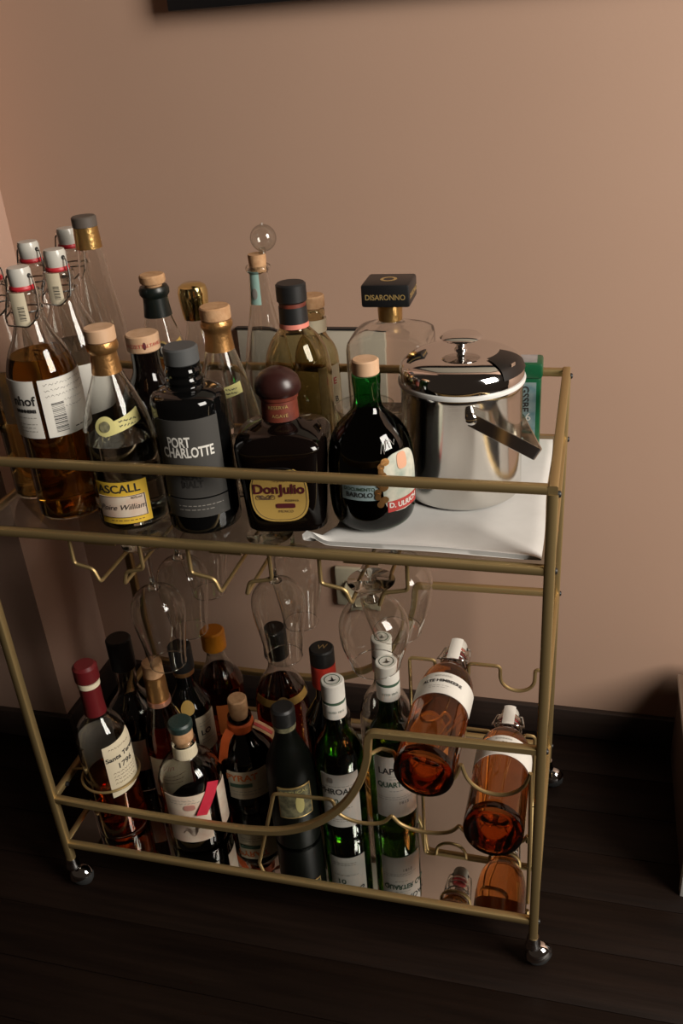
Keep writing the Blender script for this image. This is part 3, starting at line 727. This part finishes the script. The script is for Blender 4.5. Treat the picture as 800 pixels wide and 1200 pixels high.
# amaretto-type square bottle
def sq_shape(a, z):
    k = 1 if z < .162 else max(0, 1 - (z - .162) / .018)
    q = (abs(math.cos(a)) ** 7 + abs(math.sin(a)) ** 7) ** (-1 / 7); return 1 + (q - 1) * k
DS = [(.045, 0), (.050, .003), (.0515, .010), (.0515, .08), (.0515, .145), (.0510, .157), (.0475, .166), (.0370, .172), (.0230, .176), (.0150, .181), (.0142, .188), (.0142, .200)]
o, rf = bottle('liqueur_bottle', 'square clear liqueur bottle with big black square cap lettered in gold', .4835, .2645, Z_UP, DS, 'clear_glass', G_UP, 'clear_liquid', .05, shape=sq_shape, seg=64, rz=.02)
turned('neck_band', o, 'gold_foil', [(.0150, .182), (.0155, .194), (.0152, .205), (0, .205)])
c = obj('square_cap', box(B(), (-.0300, -.0280, .2045), (.0300, .0280, .2325), .003), 'black_frame', o)
text_flat(c, 'DISARONNO', .0092, ((0, -.0283, .2170), (1, 0, 0), (0, 0, 1)), 'ink_gold', bold=.00015, sx=.92)
text_flat(c, 'DISARONNO', .0090, ((.0303, 0, .2170), (0, 1, 0), (0, 0, 1)), 'ink_gold', bold=.00015, sx=.92)
flat = B(); lathe(flat, [(.0105, .2327), (.0085, .2329), (.0065, .2327)], 20); obj('cap_crest', flat, 'ink_gold', c)
# green bulbous bottle
GB = [(.030, 0), (.040, .003), (.0465, .012), (.0490, .030), (.0490, .055), (.0480, .080), (.0440, .102), (.0360, .117), (.0255, .128), (.0175, .137), (.0148, .148), (.0150, .160), (.0158, .168), (.0158, .176)]
o, rf = bottle('wine_bottle', 'bulbous dark green bottle with pale wooden cork standing on the napkin', .4956, .0735, Z_UP + NAP, GB, 'green_glass', G_UP, 'dark_liquid', .128)
disc_cap('cork_stopper', o, 'pale_wood', .0148, .176, .193)
lb = patch('strip_label', o, 'sky_blue_paper', rf, -42, 8, .047, .066); text_cyl(lb, 'DOCUMENTO', .0055, rf, -18, .0605, 'ink_green', bold=.0001); text_cyl(lb, 'BAROLO', .0078, rf, -18, .0535, 'ink', bold=.0002)
lb = patch('crest_label', o, 'landscape_paper', rf, 13, 74, .028, .098, shape='tag', nv=16); rg = patch('red_band', lb, 'ink_red', rf, 18, 69, .030, .043, off=.0012)
text_cyl(rg, 'D. ULRICH', .0085, rf, 43, .0365, 'ink_white', bold=.0003, off=.0022, arch=6); patch('crest', lb, 'ink_salmon', rf, 35, 52, .078, .097, off=.0012, shape='tag', nu=8)
for k in range(11):
    aa = 9 + 5 * math.sin(k * 1.9) + (8 if k > 8 else 0); zz = .042 + k * .0049; rr_ = (4.5, 6.0, 3.6)[k % 3]
    patch('gold_scroll', lb, 'copper_foil', rf, aa - rr_, aa + rr_, zz - .0042, zz + .0042, off=.0014 + (k % 3) * .0003, shape='oval', nu=8, nv=8)
bm = B(); zz = .105
rfun = lambda z: prof_r(smooth_prof(GB, 4), z)
pts = [(14, .100), (17, .110), (19, .099), (21, .108), (24, .112), (22, .103), (26, .113), (29, .104), (27, .110), (32, .112), (36, .106), (40, .111)]
tube(bm, [wrap(rfun, math.radians(a), z, .0006) for a, z in pts], .0004, 4); obj('signature', bm, 'ink_white', o)
# little footed glass behind the green bottle
gx, gy = .470, .160
o = thing('coupe_glass', 'shallow clear glass with a wide rim behind the green bottle', 'glass', (gx, gy, Z_UP + NAP), 0)
obj('foot', lathe(B(), [(0, .0035), (.010, .003), (.029, .0015), (.030, .0006), (.029, 0), (0, 0)], 32), 'clear_glass', o)
obj('stem', lathe(B(), [(0, .002), (.004, .004), (.003, .02), (.003, .065), (.006, .074), (0, .075)], 16), 'clear_glass', o)
obj('bowl', lathe(B(), [(0, .074), (.010, .0755), (.022, .084), (.031, .094), (.0355, .104)], 40), 'bright_glass', o)
bm = B(); tube(bm, arc_pts((0, 0, .104), .0355, 0, 2 * PI * 39 / 40, 39), .0008, 6, closed=True); obj('rim', bm, 'clear_glass', o)

# ------------------------------------------------------------------ ice bucket
bx, by, bz = .586, .165, Z_UP + NAP
ib = thing('ice_bucket', 'shiny steel ice bucket with domed lid and swing handle on the napkin', 'ice bucket', (bx, by, bz), face_cam(bx, by))
R = .0715
obj('body', lathe(B(), [(0, .001), (.066, 0), (.0695, .003), (R - .001, .010), (R - .001, .132), (R, .1335), (R, .138), (0, .138)], 72), 'steel', ib)
obj('rim_band', lathe(B(), [(R - .001, .1375), (R + .0015, .138), (R + .002, .1405), (R + .0012, .143), (R - .001, .1435)], 72), 'white_plastic_band', ib)
lid_prof = [(R, .143), (R + .0002, .150), (R - .0025, .160), (.060, .167), (.045, .1715), (.025, .1735), (0, .174)]
LP = smooth_prof(lid_prof, 4)
lid = obj('lid', lathe(B(), [(0, .143)] + LP, 72), 'chrome', ib, smooth=50)
obj('knob', lathe(B(), [(0, .173), (.0075, .173), (.0075, .1755), (.0055, .177), (.0055, .1845), (.012, .1855), (.0225, .1870), (.0240, .1885), (.0215, .1905), (.010, .1925), (0, .193)], 48), 'chrome', lid)
bm = B(); grid = []
for i in range(9):
    rr = .042 + (.0713 - .042) * i / 8
    zc = [z for (r0, z) in LP if r0 >= 0]
    row_ = []
    zz = next((LP[k][1] + (LP[k + 1][1] - LP[k][1]) * (LP[k][0] - rr) / max(1e-6, LP[k][0] - LP[k + 1][0]) for k in range(len(LP) - 1) if LP[k + 1][0] <= rr <= LP[k][0]), .15)
    for j in range(9):
        a = math.radians(40 + 46 * j / 8); row_.append(bm.verts.new(((rr + .0011) * math.sin(a), -(rr + .0011) * math.cos(a), zz + .0013)))
    grid.append(row_)
for i in range(8):
    for j in range(8): bm.faces.new((grid[i][j], grid[i + 1][j], grid[i + 1][j + 1], grid[i][j + 1]))
obj('tong_slot', bm, 'slot_black', lid, smooth=60)
a = math.radians(58); bm = B(); box(bm, (-.0045, -.0006, 0), (.0045, .0006, .013), .0003)
tb = obj('slot_tab', bm, 'steel', lid); tb.location = (.0665 * math.sin(a), -.0665 * math.cos(a), .155); tb.rotation_euler = (0, 0, a)
# swing handle: pivots front and back, hanging down to the right
pv = math.radians(8); hz = .118; ax = Vector((math.sin(pv), -math.cos(pv), 0)); ux = Vector((math.cos(pv), math.sin(pv), 0))
dn = (ux * math.cos(math.radians(33)) - Vector((0, 0, 1)) * math.sin(math.radians(33))); Lh = .089
c0 = Vector((0, 0, hz)); RO = R + .0045
pts = [c0 + ax * RO, c0 + ax * RO + dn * Lh, c0 - ax * RO + dn * Lh, c0 - ax * RO]
perp = dn.cross(ax).normalized()
bm = B(); sweep(bm, fillet(pts, .004, 3), sq(.0018, .0155, .0004), upv=perp); hd = obj('handle', bm, 'steel', ib, smooth=40)
for s in (1, -1):
    bm = B(); lathe(bm, [(0, -.004), (.0065, -.004), (.0065, .003), (.0045, .0045), (0, .005)], 20)
    d_ = ax * s; bmesh.ops.rotate(bm, verts=bm.verts[:], cent=(0, 0, 0), matrix=d_.to_track_quat('Z', 'Y').to_matrix()); bmesh.ops.translate(bm, verts=bm.verts[:], vec=c0 + d_ * (R + .002))
    obj('pivot', bm, 'chrome', ib)
# green tin
tx, ty = .6385, .2920
tn = thing('tea_tin', 'green lidded tin with a picture panel behind the ice bucket', 'tin', (tx, ty, Z_UP + NAP), .04)
obj('body', box(B(), (-.032, -.018, 0), (.032, .018, .100), .004), 'green_tin', tn)
tl = obj('lid', box(B(), (-.0335, -.0195, .0985), (.0335, .0195, .119), .004), 'green_tin', tn)
obj('lid_picture', box(B(), (-.024, -.014, .1188), (.026, .014, .1196)), 'tin_lid_picture', tl)
pp = obj('side_picture', box(B(), (-.026, -.0187, .012), (.026, -.0178, .094)), 'tin_picture', tn)
text_flat(pp, 'GSSBE', .0130, ((.012, -.0191, .072), (0, 0, -1), (1, 0, 0)), 'ink', bold=.0003); text_flat(pp, '16', .0150, ((.013, -.0191, .047), (1, 0, 0), (0, 0, 1)), 'ink_white')
text_flat(pp, 'TEA', .0060, ((.014, -.0191, .034), (1, 0, 0), (0, 0, 1)), 'ink_white')

# ------------------------------------------------------------------ lower shelf
def low(name, label, x, y, prof, gm, liq=None, level=0, **kw):
    return bottle(name, label, x, y, Z_LOW + .0003, prof, gm, G_LOW, liq, level, **kw)
def cyl_bottle(r, body, neck_r, h, base=.003, sh=.035):
    return [(r * .85, 0), (r * .97, base), (r, .010), (r, body * .5), (r, body - .006), (r * .96, body + .006), (r * .80, body + sh * .45), (neck_r * 1.35, body + sh * .85), (neck_r, body + sh * 1.25), (neck_r, (body + sh * 1.25 + h) / 2), (neck_r, h)]
# rum with red wax neck
o, rf = low('rum_bottle', 'half-full rum bottle with dark red wax neck, held by the gold ring', .0705, .053, [(.032, 0), (.0365, .003), (.038, .010), (.038, .09), (.038, .168), (.037, .182), (.032, .198), (.023, .210), (.0155, .220), (.0140, .235), (.0140, .27)], 'clear_glass', 'deep_amber_liquid', .105)
turned('wax_neck', o, 'red_wax', [(.0160, .222), (.0150, .240), (.0150, .272), (0, .272)]); c = disc_cap('wax_cap', o, 'red_wax', .0175, .278, .307, .004); turned('band', o, 'cream_paper', [(0, .271), (.0160, .271), (.0160, .2785), (0, .2785)])
lb = patch('label', o, 'cream_paper', rf, -8, 74, .092, .186, tilt=.004); text_cyl(lb, 'Santa Teresa', .0108, rf, 36, .160, 'ink', bold=.0003, tilt=.08); text_cyl(lb, '1796', .0135, rf, 36, .143, 'ink', bold=.0002, tilt=.08)
lines_cyl(lb, rf, 4, 66, (.176, .132, .126, .120, .113), 'ink_brown', .0010, wavy=.0012, seed=41); patch('back_label', o, 'frosted_card', rf, 150, 245, .095, .178)
# black-capped
o, rf = low('spirit_bottle', 'dark spirit bottle with tall black cap, farthest left at the back of lower shelf', .068, .151, cyl_bottle(.039, .145, .0155, .225), 'clear_glass', 'dark_liquid', .15); disc_cap('cap', o, 'black_plastic', .0190, .226, .280, .002); patch('label', o, 'cream_paper', rf, -20, 70, .05, .11)
# copper-neck with cork, red drink
o, rf = low('liqueur_bottle', 'red-brown liqueur bottle with rose copper neck foil and cork', .137, .117, [(.028, 0), (.0325, .003), (.0335, .01), (.0335, .08), (.033, .125), (.029, .155), (.022, .180), (.0165, .200), (.0140, .215), (.0135, .245)], 'clear_glass', 'red_liquid', .165)
turned('foil_collar', o, 'rose_foil', [(.0178, .196), (.0175, .204), (0, .204)]); turned('neck_foil', o, 'copper_foil', [(.0165, .203), (.0155, .246), (0, .246)]); disc_cap('cork_stopper', o, 'cork', .0150, .246, .270)
lb = patch('label', o, 'cream_paper', rf, -60, 50, .035, .112); text_cyl(lb, 'Vin', .018, rf, -22, .092, 'ink_rose', shear=.3); lines_cyl(lb, rf, -40, 30, (.075, .068, .061), 'ink_brown', .0010, seed=43)
# dark with gold seal and white label
o, rf = low('wine_bottle', 'black bottle with round gold shoulder seal and white label, behind a hanging glass', .147, .187, cyl_bottle(.034, .135, .0150, .225), 'black_glass'); disc_cap('cap', o, 'black_plastic', .0180, .205, .250, .002); turned('neck_band', o, 'copper_foil', [(.0165, .198), (.0165, .206), (0, .206)])
patch('gold_seal', o, 'gold_paper', rf, -30, 12, .138, .160, shape='oval', nu=10); lb = patch('label', o, 'cream_paper', rf, 6, 70, .06, .130); text_cyl(lb, 'LO', .014, rf, 30, .098, 'ink', bold=.0004); lines_cyl(lb, rf, 14, 60, (.118, .112, .085, .078), 'ink_grey', .001, seed=44)
# orange cap
o, rf = low('rum_bottle', 'amber rum bottle with bright orange screw cap', .170, .259, cyl_bottle(.038, .125, .0150, .195, sh=.045), 'clear_glass', 'deep_amber_liquid', .150); disc_cap('screw_cap', o, 'orange_plastic', .0195, .193, .2295, .003); lb = patch('label', o, 'ink_orange', rf, -20, 60, .045, .105); text_cyl(lb, 'A', .02, rf, 18, .08, 'ink_maroon')
# ribbon-necked rum
PY_ = [(.034, 0), (.040, .003), (.0425, .010), (.0425, .05), (.0425, .092), (.041, .104), (.034, .118), (.024, .130), (.0180, .140), (.0150, .150), (.0150, .160), (.0180, .163), (.0180, .168)]
o, rf = low('rum_bottle', 'brown rum bottle with cork, orange ribbon and small neck tag', .252, .140, PY_, 'dark_brown_glass', 'dark_liquid', .125); turned('cork_stopper', o, 'cork', [(0, .160), (.0125, .165), (.0145, .178), (.0145, .198), (.013, .200), (0, .200)])
lb = patch('label', o, 'cream_paper', rf, -46, 38, .038, .092); text_cyl(lb, 'PYRAT', .0165, rf, -16, .080, 'ink_orange', bold=.0005); patch('label_strip', lb, 'ink_green', rf, -42, 4, .062, .069, off=.0013); lines_cyl(lb, rf, -38, 30, (.053, .047), 'ink_grey', .001, seed=45)
rb = turned('ribbon', o, 'orange_ribbon', [(.0185, .143), (.0205, .149), (.0200, .157), (.0170, .160)])
bm = B(); sweep(bm, fillet([(-.017, -.012, .150), (-.026, -.018, .140), (-.032, -.022, .118), (-.036, -.020, .096)], .008, 4), [(-.007, -.0004), (.007, -.0004), (.007, .0004), (-.007, .0004)], upv=(-.6, -.8, 0)); obj('ribbon_tail', bm, 'orange_ribbon', o)
bm = B(); pr_ = [(.019, -.012, .156), (.030, -.016, .150), (.044, -.018, .136), (.047, -.016, .128)]; sweep(bm, fillet(pr_, .006, 4), [(-.007, -.0005), (.007, -.0005), (.007, .0005), (-.007, .0005)], upv=(.5, -.6, .6)); tg = obj('neck_tag', bm, 'cork', o)
bm = B(); sweep(bm, fillet([Vector(p) + Vector((.0004, -.0012, .0008)) for p in pr_[:3]], .006, 4), [(-.0025, -.0005), (.0025, -.0005), (.0025, .0005), (-.0025, .0005)], upv=(.5, -.6, .6)); obj('tag_print', bm, 'ink_red', tg)
# front bottle with teal wax
TE = [(.040, 0), (.046, .003), (.0475, .010), (.0475, .06), (.0475, .108), (.0465, .120), (.042, .134), (.033, .146), (.022, .153), (.0175, .157), (.0165, .165), (.0160, .176), (.0185, .178), (.0185, .184), (.0165, .186)]
o, rf = low('rum_bottle', 'stout half-empty bottle with teal wax top and red ribbon, at the front of lower shelf', .197, .0600, [(a_ * .97, b_) for a_, b_ in TE], 'clear_glass', 'dark_liquid', .055)
turned('neck_paper', o, 'cream_paper', [(.0178, .157), (.0172, .176), (.0160, .177)], smooth=0); turned('cork_stopper', o, 'cork', [(0, .170), (.0142, .178), (.0160, .188), (.0162, .210), (0, .210)]); turned('wax_top', o, 'teal_wax', [(.0168, .2035), (.0178, .207), (.0178, .2135), (.0155, .2165), (0, .217)])
lb = patch('label', o, 'sketch_paper', rf, -58, 22, .026, .116); lines_cyl(lb, rf, -48, 12, (.108, .103), 'ink_grey', .0010, wavy=.001, seed=46); patch('label_crown', lb, 'ink_rose', rf, -22, -2, .090, .100, off=.0013, shape='tag', nu=8)
bm = B(); rr = lambda z: .0463
for q in range(5): tube(bm, [wrap(rr, math.radians(-30 + 26 * t / 10 + q * 4), .045 + .006 * math.sin(t * .7 + q) + q * .003, .0014) for t in range(11)], .0004, 4)
obj('label_sketch', bm, 'ink_brown', lb); patch('side_label', o, 'sketch_paper', rf, 44, 78, .030, .108)
bm = B(); pr_ = [wrap(rr, math.radians(a), z, .0016 + k * .0004) for k, (a, z) in enumerate(((38, .126), (30, .112), (18, .096), (6, .078)))]
sweep(bm, fillet(pr_, .01, 3), [(-.0095, -.0004), (.0095, -.0004), (.0095, .0004), (-.0095, .0004)], upv=(.45, -.9, .1)); obj('ribbon', bm, 'red_ribbon', o)
# cognac with gold band
XO = [(.036, 0), (.042, .003), (.0435, .01), (.0435, .07), (.043, .115), (.040, .138), (.032, .158), (.022, .174), (.0165, .186), (.0150, .20), (.0150, .21)]
o, rf = low('cognac_bottle', 'dark red cognac bottle with gold shoulder band and black cap at the back', .283, .241, XO, 'clear_glass', 'red_liquid', .150); disc_cap('cap', o, 'black_plastic', .0195, .205, .260, .003)
bd = patch('gold_band', o, 'gold_paper', rf, -75, 75, .134, .146); patch('band_seal', bd, 'ink_gold', rf, -16, 16, .129, .151, off=.0014, shape='oval', nu=10); patch('seal_centre', bd, 'ink_brown', rf, -9, 9, .134, .146, off=.0022, shape='oval', nu=8)
# matt dark rum
DI = [(.030, 0), (.0335, .003), (.0345, .01), (.0350, .06), (.0350, .10), (.0345, .125), (.033, .148), (.025, .172), (.0175, .190), (.0150, .203), (.0150, .212)]
o, rf = low('rum_bottle', 'matt dark green rum bottle with black cap and engraved portrait label', .346, .0825, DI, 'matt_green_glass'); turned('cap_ring', o, 'olive_paper', [(0, .210), (.0162, .210), (.0162, .216), (0, .216)]); disc_cap('cap', o, 'black_plastic', .0170, .216, .245, .003)
lb = patch('label', o, 'ink_gold', rf, -38, 44, .068, .126); patch('label_picture', lb, 'olive_paper', rf, -35, 41, .0705, .1235, off=.0012); patch('portrait', lb, 'pale_yellow_paper', rf, 2, 22, .078, .112, off=.0020, shape='oval', nu=8); text_cyl(lb, 'BOTUCAL', .0085, rf, 2, .1175, 'pale_yellow_paper', off=.0024)
# red and black cap
o, rf = low('whisky_bottle', 'dark whisky bottle with red capsule and black top behind the green bottles', .379, .177, cyl_bottle(.034, .150, .0145, .255), 'black_glass'); turned('red_capsule', o, 'red_plastic', [(.0185, .215), (.0182, .253), (0, .253)]); c = disc_cap('cap', o, 'black_plastic', .0182, .2525, .280, .002); text_flat(c, 'W', .014, ((0, 0, .2804), (1, 0, 0), (0, 1, 0)), 'ink_gold', shear=.3)
# the two green whisky bottles and one clear behind
LA = [(.029, 0), (.0340, .003), (.0350, .010), (.0350, .08), (.0350, .150), (.0340, .165), (.0285, .184), (.0205, .199), (.0165, .212), (.0150, .225), (.0150, .240)]
def white_cap(o, zt, r=.0165, hgt=.058):
    zb = zt - hgt
    turned('capsule', o, 'paper', [(.0168, zb), (.0166, zb + hgt * .42), (0, zb + hgt * .42)]); turned('stripe', o, 'ink_green', [(0, zb + hgt * .42), (.0162, zb + hgt * .42), (.0162, zb + hgt * .48), (0, zb + hgt * .48)])
    c = disc_cap('cap', o, 'paper', r, zb + hgt * .48, zt, .0015); text_cyl(o, 'ESTD 1815', .0050, .0167, 8, zb + hgt * .22, 'ink_green', off=.0005, name='capsule_lettering')
    bm = B(); tube(bm, arc_pts((0, 0, zt + .0002), .0105, 0, 2 * PI * 23 / 24, 23), .0006, 4, closed=True)
    obj('cap_ring', bm, 'ink_green', c)
    bm = B(); vs = [bm.verts.new((x, y, zt + .0006)) for x, y in ((-.006, -.003), (-.001, -.001), (0, .006), (.002, -.001), (.006, -.002), (.001, -.005))]; bm.faces.new(vs); obj('cap_bird', bm, 'ink', c, smooth=0)
o, rf = low('whisky_bottle', 'green whisky bottle with white cap, label marked 10, left of the pair', .412, .112, [(a, b * .93) for a, b in LA], 'dark_green_glass', 'whisky_liquid', .165); white_cap(o, .277)
lb = patch('label', o, 'paper', rf, -52, 42, .032, .134); text_cyl(lb, 'LAPHROAIG', .0150, rf, -22, .102, 'ink', bold=.0003, sx=.85); text_cyl(lb, '10', .014, rf, -22, .083, 'ink_green', bold=.0002); lines_cyl(lb, rf, -40, 30, (.112, .070, .048, .044), 'ink_grey', .0009, seed=51); patch('label_crest', lb, 'ink_grey', rf, -32, -20, .119, .129, off=.0013, shape='tag', nu=6)
o, rf = low('whisky_bottle', 'green whisky bottle with white cap and quarter cask label, right of the pair', .485, .135, LA, 'dark_green_glass', 'whisky_liquid', .178); white_cap(o, .300)
lb = patch('label', o, 'paper', rf, -44, 62, .042, .158); text_cyl(lb, 'LAPHROAIG', .0160, rf, 26, .132, 'ink', bold=.0003, sx=.85); text_cyl(lb, 'QUARTER CASK', .0135, rf, 22, .106, 'ink_green', bold=.0005, sx=.75); lines_cyl(lb, rf, -10, 30, (.122, .117, .094), 'ink_grey', .0009, seed=53); lines_cyl(lb, rf, -38, 56, (.082, .078), 'ink_grey', .0008, seed=54); text_cyl(lb, '1815', .008, rf, 22, .070, 'ink')
o, rf = low('whisky_bottle', 'clear round-shouldered bottle with white cap behind the quarter cask whisky', .460, .214, [(.034, 0), (.039, .003), (.040, .01), (.040, .08), (.040, .130), (.038, .150), (.030, .172), (.019, .190), (.0150, .205), (.0150, .23)], 'clear_glass', 'yellow_liquid', .06); white_cap(o, .281)
# the two swing-tops lying in the wire rests
def lying(label, base, tip, name, liq, title, spin):
    b, t = Vector(base), Vector(tip); ln = (t - b)
    o = thing('swing_top_bottle', label, 'bottle', b, 0, 'bottles lying in the wire rest')
    q = ln.to_track_quat('Z', 'Y'); o.rotation_mode = 'QUATERNION'
    from mathutils import Quaternion
    o.rotation_quaternion = q @ Quaternion((0, 0, 1), spin)
    k = .0385 / .041
    prof = [(r_ * (k if z_ < .2 else 1), z_ * .90) for r_, z_ in SW]
    P = smooth_prof(prof, 4); bm = B(); inn = [(max(r_ - .0017, .0005), z_) for r_, z_ in P if z_ > .008]; lathe(bm, [(0, .007), (.012, .006), (.028, .0015)] + P + inn[::-1] + [(.012, inn[0][1] + .003), (0, inn[0][1] + .0035)], 44); obj('glass_body', bm, 'solid_glass', o)
    L = [(max(r_ - .0012, .001), z_) for r_, z_ in P if .012 < z_ < .222]
    bm = B(); lathe(bm, [(0, .012), (L[0][0] * .85, .0115)] + L + [(0, .222)], 44); obj('drink', bm, liq, o)
    swing_cap(o, dz=-.0275, wang=0)
    rf = lambda z: prof_r(P, z)
    lb = patch('label', o, 'paper', rf, -88, 88, .112, .156, nu=28)
    text_cyl(lb, title, .0078, rf, 0, .138, 'ink', bold=.0003); text_cyl(lb, 'BRENNEREI', .0045, rf, 0, .1485, 'ink_grey'); lines_cyl(lb, rf, -24, 24, (.128, .124), 'ink_grey', .0007, seed=61)
    patch('seal_strip', o, 'paper', lambda z: .0188, -26, 26, .216, .264, nu=6)
    return o
lying('swing-top bottle of rose liqueur lying in the upper wire rest', (.5590, -.012, .3385), (.5655, .250, .3355), 'a', 'rose_liquid', 'ALTE HIMBEERE', PI)
lying('swing-top bottle of rose liqueur lying in the lower wire rest, nearest the right leg', (.6450, -.008, .2515), (.6435, .250, .2170), 'b', 'rose_liquid', 'ALTE QUITTE', PI)

# ------------------------------------------------------------------ hanging glasses
G_GL = 'stemmed glasses hanging in the racks'
def hanging(label, x, y, stem, bowl, foot=.031):
    """bowl: (r, depth below the stem end) pairs down to the rim"""
    zf = .5738; o = thing('stemmed_glass', label, 'glass', (x, y, zf), face_cam(x, y), G_GL)
    obj('foot', lathe(B(), [(0, .0026), (foot - .002, .0012), (foot, .0004), (foot - .001, 0), (.010, -.0016), (.004, -.006), (.003, -.008), (0, -.008)], 40), 'stem_glass', o)
    obj('stem', lathe(B(), [(0, -.006), (.0034, -.007), (.0027, -.014), (.0026, -stem * .7), (.0032, -stem + .008), (.0060, -stem + .004), (.0072, -stem), (.0090, -stem - .0022), (0, -stem - .0040)], 20), 'stem_glass', o)
    P = smooth_prof([(r_, -stem - d_) for r_, d_ in bowl], 4)
    inner = [(max(r_ - .0011, 0), z_ - .0012 * (1 - i_ / len(P))) for i_, (r_, z_) in enumerate(P)]
    obj('bowl', lathe(B(), P + inner[::-1], 48), 'stem_glass', o)
    bm = B(); tube(bm, arc_pts((0, 0, P[-1][1] - .0004), P[-1][0] - .0005, 0, 2 * PI * 39 / 40, 39), .0008, 6, closed=True); obj('rim', bm, 'stem_glass', o)
    return o
TUL = [(0, 0), (.010, .002), (.024, .008), (.0345, .022), (.0375, .038), (.036, .058), (.031, .088), (.0268, .118), (.0262, .128)]
hanging('tulip-shaped stemmed glass hanging at the front of the left rack', .171, .107, .071, TUL)
hanging('tulip-shaped stemmed glass hanging second in the left rack', .171, .190, .074, TUL)
hanging('tulip-shaped stemmed glass hanging farthest back in the left rack', .171, .272, .071, [(a, b * .9) for a, b in TUL])
hanging('tulip-shaped stemmed glass hanging at the front of the middle rack', .333, .148, .071, TUL)
hanging('tulip-shaped stemmed glass hanging behind in the middle rack', .333, .232, .071, TUL)
SNI = [(0, 0), (.012, .002), (.030, .010), (.041, .026), (.0435, .044), (.041, .064), (.035, .084), (.031, .098)]
hanging('wide snifter with short stem hanging at the front of the right rack', .491, .056, .026, SNI, foot=.029)
hanging('large wine glass hanging behind the snifter in the right rack', .495, .165, .030, [(0, 0), (.014, .002), (.038, .012), (.049, .032), (.050, .050), (.046, .078), (.038, .105), (.034, .118)], foot=.034)
